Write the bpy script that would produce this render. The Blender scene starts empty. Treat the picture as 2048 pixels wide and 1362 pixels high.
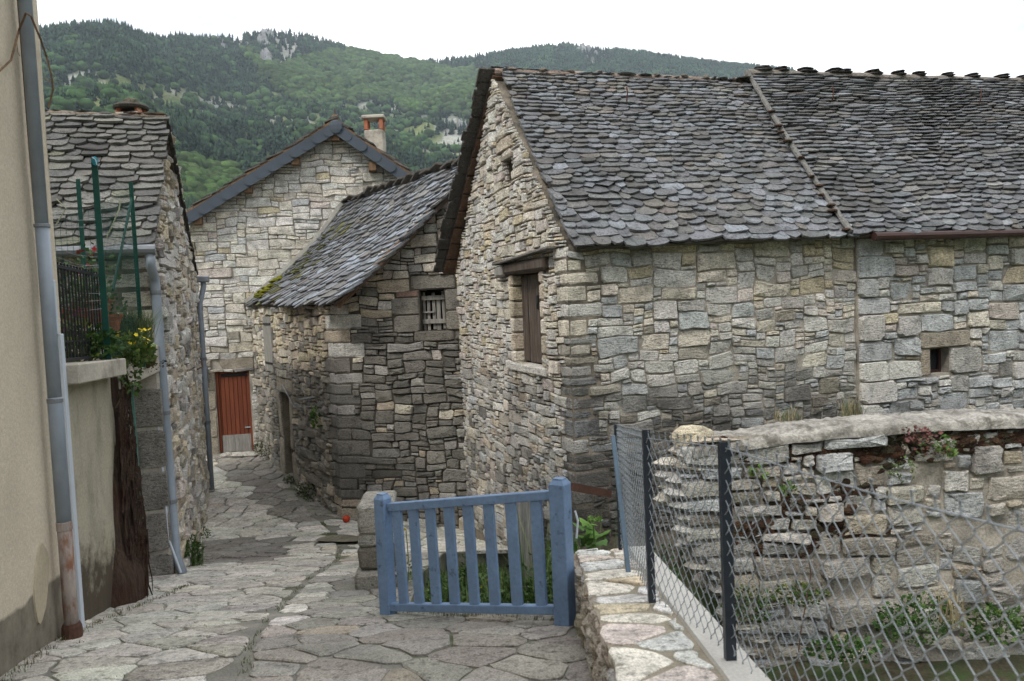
import bpy, math, random
import numpy as np
from mathutils import Vector, noise, Matrix
R = math.radians
random.seed(7)
rnd = random.Random(11)
scene = bpy.context.scene

# ------------------------------------------------------------------ camera, sky, sun, exposure
PITCH, ROLL, FPX = R(2.97), R(2.5), 1562.0      # eye is the origin, +Y looks down the lane, z=0 is eye height
Fw = Vector((0, math.cos(PITCH), -math.sin(PITCH)))
U0 = Vector((0, math.sin(PITCH), math.cos(PITCH)))
X0 = Vector((1, 0, 0))
Rt = X0*math.cos(ROLL) - U0*math.sin(ROLL)
Up = X0*math.sin(ROLL) + U0*math.cos(ROLL)
cam_d = bpy.data.cameras.new('camera')
cam = bpy.data.objects.new('camera', cam_d)
scene.collection.objects.link(cam)
cam.matrix_world = Matrix(((Rt.x, Up.x, -Fw.x, 0), (Rt.y, Up.y, -Fw.y, 0), (Rt.z, Up.z, -Fw.z, 0), (0, 0, 0, 1)))
cam_d.sensor_width = 36
cam_d.lens = 36*FPX/2048
cam_d.clip_start = 0.05
cam_d.clip_end = 6000
cam_d.dof.use_dof = True
cam_d.dof.focus_distance = 10.5
cam_d.dof.aperture_fstop = 4.8
scene.camera = cam
scene.view_settings.view_transform = 'Standard'
scene.view_settings.look = 'None'
scene.view_settings.exposure = 0.68
scene.view_settings.gamma = 1.0
scene.view_settings.use_curve_mapping = False

world = bpy.data.worlds.new('World')
scene.world = world
world.use_nodes = True
wn = world.node_tree
for n in list(wn.nodes): wn.nodes.remove(n)
wo = wn.nodes.new('ShaderNodeOutputWorld')
bg = wn.nodes.new('ShaderNodeBackground'); bg.inputs['Strength'].default_value = 0.10
sky = wn.nodes.new('ShaderNodeTexSky'); sky.sky_type = 'NISHITA'; sky.sun_disc = False
SUN_EL, SUN_AZ = R(52), R(215)                  # azimuth clockwise from +Y
sky.sun_elevation = SUN_EL; sky.sun_rotation = SUN_AZ; sky.altitude = 500
tc = wn.nodes.new('ShaderNodeTexCoord')
mp = wn.nodes.new('ShaderNodeMapping'); mp.inputs['Scale'].default_value = (1, 1, 2.2)
cn = wn.nodes.new('ShaderNodeTexNoise'); cn.inputs['Scale'].default_value = 2.3; cn.inputs['Detail'].default_value = 7; cn.inputs['Roughness'].default_value = 0.55
cr = wn.nodes.new('ShaderNodeValToRGB')
cr.color_ramp.elements[0].position = 0.34; cr.color_ramp.elements[0].color = (0.32, 0.32, 0.32, 1)
cr.color_ramp.elements[1].position = 0.56; cr.color_ramp.elements[1].color = (1, 1, 1, 1)
mx = wn.nodes.new('ShaderNodeMixRGB'); mx.inputs[2].default_value = (13.5, 13.5, 13.6, 1)
wn.links.new(tc.outputs['Generated'], mp.inputs['Vector']); wn.links.new(mp.outputs[0], cn.inputs['Vector'])
wn.links.new(cn.outputs['Fac'], cr.inputs['Fac']); wn.links.new(cr.outputs['Color'], mx.inputs[0])
wn.links.new(sky.outputs[0], mx.inputs[1]); wn.links.new(mx.outputs[0], bg.inputs['Color']); wn.links.new(bg.outputs[0], wo.inputs['Surface'])

sd = bpy.data.lights.new('sun', 'SUN'); sd.energy = 1.5; sd.angle = R(12); sd.color = (1, 0.95, 0.87)
so = bpy.data.objects.new('sun', sd); scene.collection.objects.link(so)
sdir = Vector((math.sin(SUN_AZ)*math.cos(SUN_EL), math.cos(SUN_AZ)*math.cos(SUN_EL), math.sin(SUN_EL)))
so.rotation_euler = (-sdir).to_track_quat('-Z', 'Y').to_euler()

# ------------------------------------------------------------------ helpers
def ray(px, py): return (Fw + Rt*((px-1024)/FPX) + Up*((681-py)/FPX))
def at(px, py, D):
    r = ray(px, py); return r*(D/r.y)
def hit(px, py, P, N):
    r = ray(px, py); return r*(P.dot(N)/r.dot(N))
def proj(p):
    d = p.dot(Fw)
    if d < 0.05: return (-9999, -9999, d)
    return (1024+FPX*p.dot(Rt)/d, 681-FPX*p.dot(Up)/d, d)
def lerp(a, b, t): return a+(b-a)*t
def interp(x, pts):
    if x <= pts[0][0]: return pts[0][1]
    for (a, b), (c, d) in zip(pts, pts[1:]):
        if x <= c: return b+(d-b)*(x-a)/(c-a)
    return pts[-1][1]
def ns(x, y, z=0.0): return noise.noise(Vector((x, y, z)))

class Frame:
    """vertical wall plane: origin, horizontal direction U, outward normal N"""
    def __init__(s, o, U, N):
        s.o = Vector((o[0], o[1], 0)); s.U = Vector((U[0], U[1], 0)).normalized(); s.N = Vector((N[0], N[1], 0)).normalized()
    def p(s, u, z, w=0.0): return s.o + s.U*u + s.N*w + Vector((0, 0, z))
    def uv(s, px, py, w=0.0):
        h = hit(px, py, s.o+s.N*w, s.N); d = h-s.o
        return d.dot(s.U), h.z
    def h(s, px, py, w=0.0): return hit(px, py, s.o+s.N*w, s.N)

def link(o): scene.collection.objects.link(o)
def set_parent(o, parent):
    if parent is None: return
    o.parent = parent
    o.matrix_parent_inverse = Matrix.Translation(-parent.location) if parent.type == 'EMPTY' else Matrix()
def tag(o, label=None, cat=None, group=None, kind=None):
    if label: o['label'] = label
    if cat: o['category'] = cat
    if group: o['group'] = group
    if kind: o['kind'] = kind
    return o
def thing(name, label, cat, loc=(0, 0, 0), group=None):
    o = bpy.data.objects.new(name, None); link(o); o.location = loc; o.empty_display_size = 0.2
    return tag(o, label, cat, group)
def mesh_obj(name, verts, faces, m, parent=None, cols=None, smooth=False):
    me = bpy.data.meshes.new(name)
    me.from_pydata([tuple(v) for v in verts], [], faces)
    if cols is not None:
        ca = me.color_attributes.new('col', 'FLOAT_COLOR', 'POINT')
        ca.data.foreach_set('color', np.asarray(cols, dtype=np.float32).ravel())
    if m: me.materials.append(m)
    if smooth: me.polygons.foreach_set('use_smooth', [True]*len(me.polygons))
    o = bpy.data.objects.new(name, me); link(o); set_parent(o, parent)
    return o

class MB:
    """collects pieces that become ONE mesh"""
    def __init__(s): s.v = []; s.f = []; s.c = []
    def add(s, v, f, col=(1, 1, 1, 0)):
        n = len(s.v); s.v += [Vector(q) for q in v]; s.f += [tuple(i+n for i in q) for q in f]
        s.c += [col]*len(v) if not isinstance(col, list) else col
    def box(s, c, ax, ay, az, col=(1, 1, 1, 0), bev=0.0):
        """centre and three half-axis vectors"""
        c = Vector(c); ax = Vector(ax); ay = Vector(ay); az = Vector(az)
        if bev <= 0:
            v = [c+ax*i+ay*j+az*k for k in (-1, 1) for j in (-1, 1) for i in (-1, 1)]
            s.add(v, [(0, 2, 3, 1), (4, 5, 7, 6), (0, 1, 5, 4), (2, 6, 7, 3), (0, 4, 6, 2), (1, 3, 7, 5)], col); return
        lx, ly, lz = ax.length, ay.length, az.length
        b = min(bev, lx*.45, ly*.45, lz*.45)
        ring = []
        fx, fy, fz = (lx-b)/lx, (ly-b)/ly, (lz-b)/lz
        for k, kk in ((-1, 0), (-1, 1), (1, 1), (1, 0)):
            z = az*(k if kk == 0 else k*fz)
            x1 = (fx if kk == 0 else 1); y1 = (fy if kk == 0 else 1)
            x2 = fx if kk == 0 else fx; y2 = fy if kk == 0 else fy
            if kk == 0: pts = [(-x1, -y1), (-x1, -y1), (x1, -y1), (x1, -y1), (x1, y1), (x1, y1), (-x1, y1), (-x1, y1)]
            else: pts = [(-1, -fy), (-fx, -1), (fx, -1), (1, -fy), (1, fy), (fx, 1), (-fx, 1), (-1, fy)]
            ring.append([c+ax*p+ay*q+z for p, q in pts])
        v = sum(ring, []); f = []
        for r_ in range(3):
            for i in range(8):
                j = (i+1) % 8; f.append((r_*8+i, r_*8+j, r_*8+8+j, r_*8+8+i))
        f.append((6, 4, 2, 0)); f.append((24, 26, 28, 30))
        s.add(v, f, col)
    def bar(s, a, b, w, h, up=Vector((0, 0, 1)), col=(1, 1, 1, 0), bev=0.0):
        a = Vector(a); b = Vector(b); d = (b-a); L = d.length; d = d/L
        side = d.cross(up)
        if side.length < 1e-3: side = d.cross(Vector((0, 1, 0)))
        side.normalize(); u = side.cross(d).normalized()
        s.box((a+b)/2, d*L/2, side*w/2, u*h/2, col, bev)
    def tube(s, pts, rad, n=8, col=(1, 1, 1, 0), cap=True):
        pts = [Vector(p) for p in pts]; rs = rad if isinstance(rad, (list, tuple)) else [rad]*len(pts)
        v = []; f = []; ref = None
        for i, p in enumerate(pts):
            t = (pts[min(i+1, len(pts)-1)]-pts[max(i-1, 0)]).normalized()
            if ref is None: ref = t.cross(Vector((0.3, 0.9, 0.2))).normalized()
            ref = (ref - t*ref.dot(t)).normalized(); b = t.cross(ref)
            for k in range(n):
                a = 2*math.pi*k/n; v.append(p+(ref*math.cos(a)+b*math.sin(a))*rs[i])
        for i in range(len(pts)-1):
            for k in range(n):
                j = (k+1) % n; f.append((i*n+k, i*n+j, (i+1)*n+j, (i+1)*n+k))
        if cap: f.append(tuple(range(n))[::-1]); f.append(tuple((len(pts)-1)*n+k for k in range(n)))
        s.add(v, f, col)
    def lathe(s, c, prof, n=16, col=(1, 1, 1, 0)):
        c = Vector(c); v = []; f = []
        for r_, z in prof:
            for k in range(n):
                a = 2*math.pi*k/n; v.append(c+Vector((r_*math.cos(a), r_*math.sin(a), z)))
        for i in range(len(prof)-1):
            for k in range(n):
                j = (k+1) % n; f.append((i*n+k, i*n+j, (i+1)*n+j, (i+1)*n+k))
        f.append(tuple(range(n))[::-1]); f.append(tuple((len(prof)-1)*n+k for k in range(n)))
        s.add(v, f, col)
    def build(s, name, m, parent=None, smooth=False):
        return mesh_obj(name, s.v, s.f, m, parent, s.c, smooth)

# ------------------------------------------------------------------ materials
def nodes(name):
    m = bpy.data.materials.new(name); m.use_nodes = True
    nt = m.node_tree; b = nt.nodes['Principled BSDF']
    return m, nt, b
def N_(nt, t, **kw):
    n = nt.nodes.new(t)
    for k, v in kw.items():
        if k in n.inputs: n.inputs[k].default_value = v
        else: setattr(n, k, v)
    return n
def ramp(nt, src, stops):
    r = nt.nodes.new('ShaderNodeValToRGB'); e = r.color_ramp.elements
    e[0].position, e[0].color = stops[0][0], stops[0][1]; e[1].position, e[1].color = stops[-1][0], stops[-1][1]
    for p, c in stops[1:-1]:
        x = e.new(p); x.color = c
    nt.links.new(src, r.inputs['Fac']); return r.outputs['Color']
def g4(v): return (v, v, v, 1)
def mix(nt, a, b, fac, mode='MIX'):
    n = nt.nodes.new('ShaderNodeMixRGB'); n.blend_type = mode
    for i, x in ((1, a), (2, b)):
        if isinstance(x, (tuple, list)): n.inputs[i].default_value = x
        else: nt.links.new(x, n.inputs[i])
    if isinstance(fac, (int, float)): n.inputs[0].default_value = fac
    else: nt.links.new(fac, n.inputs[0])
    return n.outputs[0]
def math_(nt, op, a, b=None):
    n = nt.nodes.new('ShaderNodeMath'); n.operation = op
    for i, x in ((0, a), (1, b)):
        if x is None: continue
        if isinstance(x, (int, float)): n.inputs[i].default_value = x
        else: nt.links.new(x, n.inputs[i])
    return n.outputs[0]
def noise_n(nt, vec, scale, detail=4, rough=0.55, dist=0.0):
    n = nt.nodes.new('ShaderNodeTexNoise'); n.inputs['Scale'].default_value = scale; n.inputs['Detail'].default_value = detail
    n.inputs['Roughness'].default_value = rough; n.inputs['Distortion'].default_value = dist
    nt.links.new(vec, n.inputs['Vector']); return n.outputs['Fac']
def stretch(nt, vec, s):
    m = nt.nodes.new('ShaderNodeMapping'); m.inputs['Scale'].default_value = s; nt.links.new(vec, m.inputs['Vector']); return m.outputs[0]
def bump(nt, b, h, strength=0.5, dist=0.01):
    n = nt.nodes.new('ShaderNodeBump'); n.inputs['Strength'].default_value = strength; n.inputs['Distance'].default_value = dist
    nt.links.new(h, n.inputs['Height']); nt.links.new(n.outputs[0], b.inputs['Normal'])
def pos(nt): return nt.nodes.new('ShaderNodeNewGeometry').outputs['Position']
def attr(nt):
    a = nt.nodes.new('ShaderNodeAttribute'); a.attribute_name = 'col'; return a.outputs['Color'], a.outputs['Alpha']

def mat(name, col=None, rough=0.8, metal=0.0, var=0.25, vscale=3.0, fine=40.0, fvar=0.15, bs=0.4, bd=0.004, spec=0.3, st=None, stain=None, extra=None):
    """col None: the piece's own colour attribute. stain: (colour, scale, lo, hi)"""
    m, nt, b = nodes(name); P = pos(nt)
    if st: P = stretch(nt, P, st)
    base = attr(nt)[0] if col is None else (*col, 1)
    n1 = noise_n(nt, P, vscale, 5); n2 = noise_n(nt, P, fine, 4, 0.65)
    c = mix(nt, base, ramp(nt, n1, [(0.3, g4(1-var)), (0.7, g4(1+var))]), 1.0, 'MULTIPLY')
    c = mix(nt, c, ramp(nt, n2, [(0.3, g4(1-fvar)), (0.7, g4(1+fvar))]), 1.0, 'MULTIPLY')
    if stain:
        n3 = noise_n(nt, P, stain[1], 6, 0.65)
        c = mix(nt, c, (*stain[0], 1), ramp(nt, n3, [(stain[2], g4(0)), (stain[3], g4(1))]))
    nt.links.new(c, b.inputs['Base Color'])
    b.inputs['Roughness'].default_value = rough; b.inputs['Metallic'].default_value = metal; b.inputs['Specular IOR Level'].default_value = spec
    if bs > 0: bump(nt, b, math_(nt, 'ADD', n1, n2) if vscale > 8 else n2, bs, bd)
    return m

def stone_mat(name, dark=(0.055, 0.053, 0.048), mossc=(0.09, 0.10, 0.035), layer=(1, 1, 2.2), bs=0.9):
    m, nt, b = nodes(name); P = pos(nt); col, al = attr(nt); PS = stretch(nt, P, layer)
    n1 = noise_n(nt, P, 5.5, 5, 0.6); n2 = noise_n(nt, PS, 26, 6, 0.68); n3 = noise_n(nt, P, 110, 3, 0.6); n4 = noise_n(nt, P, 2.1, 5, 0.6)
    c = mix(nt, col, ramp(nt, n1, [(0.34, g4(0.78)), (0.5, g4(1.10)), (0.66, g4(1.32))]), 1.0, 'MULTIPLY')
    c = mix(nt, c, ramp(nt, n2, [(0.36, g4(0.52)), (0.47, g4(1.05)), (0.62, g4(1.28))]), 1.0, 'MULTIPLY')
    c = mix(nt, c, ramp(nt, n3, [(0.36, g4(0.70)), (0.62, g4(1.2))]), 1.0, 'MULTIPLY')
    # weathering crust: blotches whose cover grows with the piece's own weathering value
    t = math_(nt, 'ADD', math_(nt, 'MULTIPLY', n2, 0.6), math_(nt, 'ADD', math_(nt, 'MULTIPLY', n1, 0.45), math_(nt, 'MULTIPLY', al, 0.36)))
    n5 = noise_n(nt, P, 0.95, 6, 0.62); t = math_(nt, 'ADD', t, math_(nt, 'MULTIPLY', math_(nt, 'SUBTRACT', n5, 0.5), 0.55))
    f = ramp(nt, t, [(0.65, g4(0)), (0.74, g4(0.45)), (0.86, g4(0.88))])
    c = mix(nt, c, (*dark, 1), f)
    v = nt.nodes.new('ShaderNodeTexVoronoi'); v.inputs['Scale'].default_value = 21; nt.links.new(P, v.inputs['Vector'])
    sp = ramp(nt, v.outputs['Distance'], [(0.10, g4(0.55)), (0.19, g4(0))])
    c = mix(nt, c, (0.46, 0.46, 0.42, 1), math_(nt, 'MULTIPLY', sp, ramp(nt, n4, [(0.52, g4(0)), (0.64, g4(0.8))])))
    nt.links.new(c, b.inputs['Base Color']); b.inputs['Roughness'].default_value = 0.93; b.inputs['Specular IOR Level'].default_value = 0.15
    h = math_(nt, 'ADD', math_(nt, 'MULTIPLY', n2, 1.5), math_(nt, 'MULTIPLY', n3, 0.30))
    h = math_(nt, 'ADD', h, math_(nt, 'MULTIPLY', n1, 0.8))
    bump(nt, b, h, bs, 0.03)
    return m

M = {}
M['stone'] = stone_mat('limestone')
M['stone_soft'] = stone_mat('limestone_worn', bs=0.6)
M['paving'] = stone_mat('paving_limestone', layer=(1, 1, 1), bs=0.45)
M['slate'] = stone_mat('stone_slate', dark=(0.045, 0.044, 0.042), layer=(1.2, 1.2, 1.2), bs=0.5)
M['mortar'] = mat('lime_mortar', (0.34, 0.31, 0.265), var=0.3, vscale=4, fine=60, fvar=0.3, bs=0.9, bd=0.012, stain=((0.14, 0.13, 0.115), 2.2, 0.5, 0.68))
M['mortar_dark'] = mat('dark_joint', (0.085, 0.075, 0.06), var=0.4, fine=60, fvar=0.3, bs=0.9, bd=0.012)
M['mortar_mid'] = mat('earth_mortar', (0.22, 0.19, 0.15), var=0.35, fine=50, fvar=0.3, bs=0.9, bd=0.012, stain=((0.05, 0.048, 0.04), 1.6, 0.46, 0.6))
M['joint'] = mat('paving_joint', (0.22, 0.21, 0.18), var=0.35, fine=80, fvar=0.3, bs=0.8, bd=0.008, stain=((0.07, 0.085, 0.035), 1.3, 0.5, 0.62))
M['earth'] = mat('garden_earth', (0.075, 0.065, 0.04), var=0.4, fine=30, fvar=0.4, bs=1, bd=0.03, stain=((0.05, 0.08, 0.025), 2.5, 0.42, 0.58))
M['concrete'] = mat('concrete', (0.43, 0.395, 0.335), var=0.18, vscale=2.5, fine=50, fvar=0.16, bs=0.6, bd=0.006, stain=((0.16, 0.145, 0.12), 3.2, 0.5, 0.72))
M['cap_concrete'] = mat('cap_concrete', (0.31, 0.295, 0.265), var=0.3, vscale=5, fine=40, fvar=0.35, bs=1.0, bd=0.02, stain=((0.12, 0.112, 0.095), 8, 0.48, 0.64))
M['flashing'] = mat('cement_flashing', (0.24, 0.235, 0.21), var=0.2, fine=40, fvar=0.2, bs=0.6, bd=0.01)
M['wood_grey'] = mat('weathered_board', (0.25, 0.24, 0.22), var=0.3, vscale=2, fine=9, fvar=0.35, bs=0.6, bd=0.006, st=(14, 14, 1.0))
M['wood_brown'] = mat('brown_timber', (0.17, 0.105, 0.06), var=0.35, vscale=2, fine=9, fvar=0.4, bs=0.6, bd=0.006, st=(12, 12, 1.2))
M['wood_dark'] = mat('dark_timber', (0.075, 0.055, 0.042), var=0.35, vscale=2, fine=9, fvar=0.45, bs=0.7, bd=0.008, st=(16, 16, 1.0), stain=((0.16, 0.15, 0.135), 3, 0.52, 0.66))
M['wood_ochre'] = mat('ochre_timber', (0.095, 0.058, 0.038), var=0.3, vscale=2, fine=10, fvar=0.35, bs=0.5, bd=0.005, st=(4, 4, 4))
M['red_paint'] = mat('red_brown_paint', (0.165, 0.046, 0.022), rough=0.6, var=0.22, vscale=2, fine=14, fvar=0.12, bs=0.15, bd=0.002, st=(6, 6, 0.7))
M['blue_paint'] = mat('blue_paint', (0.16, 0.245, 0.385), rough=0.48, var=0.13, vscale=5, fine=40, fvar=0.10, bs=0.3, bd=0.0015, spec=0.4, stain=((0.06, 0.085, 0.13), 13, 0.60, 0.72))
M['zinc'] = mat('zinc', (0.20, 0.215, 0.235), rough=0.5, metal=0.35, var=0.12, fine=20, fvar=0.08, bs=0.1, bd=0.001, spec=0.5)
M['grey_pvc'] = mat('grey_pipe', (0.25, 0.29, 0.34), rough=0.42, var=0.10, fine=15, fvar=0.06, bs=0.08, bd=0.001, spec=0.5)
M['white_pvc'] = mat('white_plastic', (0.52, 0.57, 0.64), rough=0.4, var=0.05, fine=20, fvar=0.03, bs=0.0)
M['rust_pipe'] = mat('rusted_cast_iron', (0.33, 0.28, 0.25), rough=0.8, var=0.2, vscale=5, fine=30, fvar=0.2, bs=0.5, bd=0.003, st=(1, 1, 0.35), stain=((0.20, 0.095, 0.055), 14, 0.50, 0.62))
M['rust'] = mat('rust', (0.085, 0.042, 0.028), rough=0.85, var=0.3, fine=60, fvar=0.2, bs=0.4, bd=0.002)
M['gutter_brown'] = mat('brown_gutter', (0.045, 0.022, 0.018), rough=0.5, var=0.2, fine=20, fvar=0.15, bs=0.1, bd=0.001)
M['iron'] = mat('black_iron', (0.018, 0.019, 0.022), rough=0.55, var=0.2, fine=40, fvar=0.1, bs=0.1, bd=0.001)
M['post_grey'] = mat('anthracite_post', (0.027, 0.034, 0.045), rough=0.45, var=0.15, fine=40, fvar=0.08, bs=0.08, bd=0.001)
M['post_blue'] = mat('bluish_grey_brace', (0.10, 0.15, 0.20), rough=0.5, var=0.15, fine=40, fvar=0.1, bs=0.08, bd=0.001)
M['green_steel'] = mat('green_steel', (0.008, 0.065, 0.05), rough=0.5, var=0.15, fine=40, fvar=0.1, bs=0.05, bd=0.001)
M['galv'] = mat('galvanised_wire', (0.33, 0.365, 0.40), rough=0.5, metal=0.3, var=0.15, fine=60, fvar=0.15, bs=0.0, spec=0.5)
M['terracotta'] = mat('terracotta', (0.36, 0.13, 0.07), var=0.2, vscale=6, fine=30, fvar=0.15, bs=0.3, bd=0.003, stain=((0.40, 0.30, 0.22), 7, 0.58, 0.72))
M['slate_trim'] = mat('verge_slate', (0.058, 0.073, 0.092), rough=0.6, var=0.12, vscale=2, fine=30, fvar=0.08, bs=0.15, bd=0.002)
M['glass'] = mat('dark_glass', (0.012, 0.014, 0.018), rough=0.12, var=0.1, bs=0.0, spec=0.6)
M['painted_dark'] = mat('painted_dark_interior', (0.015, 0.013, 0.011), bs=0.0)  # near-black colour standing in for the shade of unlit space
M['leaf'] = mat('leaf', None, rough=0.6, var=0.22, vscale=8, fine=30, fvar=0.1, bs=0.0)
M['petal'] = mat('petal', None, rough=0.6, var=0.05, fvar=0.05, bs=0.0)
M['moss'] = mat('moss', None, rough=1.0, var=0.4, vscale=12, fine=90, fvar=0.5, bs=1.0, bd=0.03)
M['manhole'] = mat('manhole_iron', (0.17, 0.155, 0.115), rough=0.8, var=0.3, fine=50, fvar=0.2, bs=0.4, bd=0.003)
M['red_plastic'] = mat('red_plastic', (0.55, 0.06, 0.02), rough=0.4, var=0.1, bs=0.0)
M['turquoise'] = mat('turquoise_cloth', (0.03, 0.25, 0.32), rough=0.8, var=0.1, bs=0.2)

# beige render with a grey damp base, cement patch and splashes
def render_mat():
    m, nt, b = nodes('beige_render'); P = pos(nt)
    sx = nt.nodes.new('ShaderNodeSeparateXYZ'); nt.links.new(P, sx.inputs[0])
    n1 = noise_n(nt, P, 1.3, 5); n2 = noise_n(nt, P, 55, 4, 0.7); n3 = noise_n(nt, P, 7, 6, 0.7)
    c = mix(nt, (0.58, 0.51, 0.40, 1), ramp(nt, n1, [(0.3, g4(0.88)), (0.7, g4(1.08))]), 1.0, 'MULTIPLY')
    c = mix(nt, c, ramp(nt, n2, [(0.3, g4(0.82)), (0.7, g4(1.12))]), 1.0, 'MULTIPLY')
    # grey plinth: everything below an uneven line above the sloping lane
    base = math_(nt, 'ADD', sx.outputs['Z'], math_(nt, 'MULTIPLY', sx.outputs['Y'], 0.10))
    edge = math_(nt, 'ADD', base, math_(nt, 'MULTIPLY', math_(nt, 'SUBTRACT', n1, 0.5), -0.25))
    f = ramp(nt, math_(nt, 'ADD', edge, 2.0), [(0.92-0.012, g4(1)), (0.92+0.012, g4(0))])
    pl = mix(nt, (0.21, 0.185, 0.145, 1), ramp(nt, n3, [(0.3, g4(0.6)), (0.7, g4(1.25))]), 1.0, 'MULTIPLY')
    c = mix(nt, c, pl, f)
    d = math_(nt, 'ADD', math_(nt, 'MULTIPLY', n3, 0.5), math_(nt, 'MULTIPLY', math_(nt, 'ADD', edge, 1.32), -0.9))
    c = mix(nt, c, (0.055, 0.048, 0.035, 1), ramp(nt, d, [(0.34, g4(0)), (0.56, g4(0.85))]))
    v = nt.nodes.new('ShaderNodeTexVoronoi'); v.inputs['Scale'].default_value = 42; nt.links.new(P, v.inputs['Vector'])
    sp = math_(nt, 'MULTIPLY', ramp(nt, v.outputs['Distance'], [(0.12, g4(0.8)), (0.22, g4(0))]), ramp(nt, d, [(0.42, g4(0)), (0.6, g4(0.6))]))
    c = mix(nt, c, (0.42, 0.38, 0.31, 1), sp)
    nt.links.new(c, b.inputs['Base Color']); b.inputs['Roughness'].default_value = 0.95; b.inputs['Specular IOR Level'].default_value = 0.1
    bump(nt, b, n2, 0.55, 0.006)
    return m
M['render'] = render_mat()
def terrace_mat():
    m, nt, b = nodes('stained_render'); P = pos(nt)
    sx = nt.nodes.new('ShaderNodeSeparateXYZ'); nt.links.new(P, sx.inputs[0])
    n1 = noise_n(nt, stretch(nt, P, (1, 1, 0.4)), 3.0, 6, 0.6); n2 = noise_n(nt, P, 50, 4, 0.7); n3 = noise_n(nt, P, 6, 6, 0.7)
    c = mix(nt, (0.43, 0.395, 0.31, 1), ramp(nt, n1, [(0.36, g4(0.62)), (0.64, g4(1.15))]), 1.0, 'MULTIPLY')
    c = mix(nt, c, (0.23, 0.21, 0.125, 1), ramp(nt, n1, [(0.5, g4(0)), (0.68, g4(0.45))]))
    c = mix(nt, c, ramp(nt, n2, [(0.3, g4(0.8)), (0.7, g4(1.12))]), 1.0, 'MULTIPLY')
    hgt = math_(nt, 'ADD', sx.outputs['Z'], math_(nt, 'MULTIPLY', sx.outputs['Y'], 0.22))      # about 0.95 lower at the lane than mid wall
    low = math_(nt, 'MULTIPLY', math_(nt, 'ADD', hgt, 0.20), -0.75)
    d = math_(nt, 'ADD', math_(nt, 'MULTIPLY', n3, 0.8), low)
    c = mix(nt, c, (0.062, 0.047, 0.033, 1), ramp(nt, d, [(0.50, g4(0)), (0.74, g4(0.92))]))
    nt.links.new(c, b.inputs['Base Color']); b.inputs['Roughness'].default_value = 0.95; b.inputs['Specular IOR Level'].default_value = 0.1
    bump(nt, b, n2, 0.6, 0.008)
    return m
M['terrace'] = terrace_mat()

# ------------------------------------------------------------------ masonry
def pack(W, H, du, dv, size_fn, ok, r):
    """interlocking rubble: rectangles on a fine grid, bottom up"""
    nu, nv = max(1, int(round(W/du))), max(1, int(round(H/dv)))
    du = W/nu; dv = H/nv
    occ = [[not ok((i+.5)*du, (j+.5)*dv) for i in range(nu)] for j in range(nv)]
    out = []
    for j in range(nv):
        for i in range(nu):
            if occ[j][i]: continue
            a, b = size_fn((i+.5)*du, (j+.5)*dv, r)
            b = min(b, nv-j); k = 1
            while k < a+1 and i+k < nu and not occ[j][i+k]: k += 1
            a = k if k <= a else (a if (i+a+1 < nu and not occ[j][i+a+1]) else k)
            b = min(b, max(1, int(a*1.05)))
            bb = 1
            while bb < b and all(not occ[j+bb][i+q] for q in range(a)): bb += 1
            b = bb
            for y in range(b):
                for x in range(a): occ[j+y][i+x] = True
            out.append((i*du, j*dv, (i+a)*du, (j+b)*dv))
    return out

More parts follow.
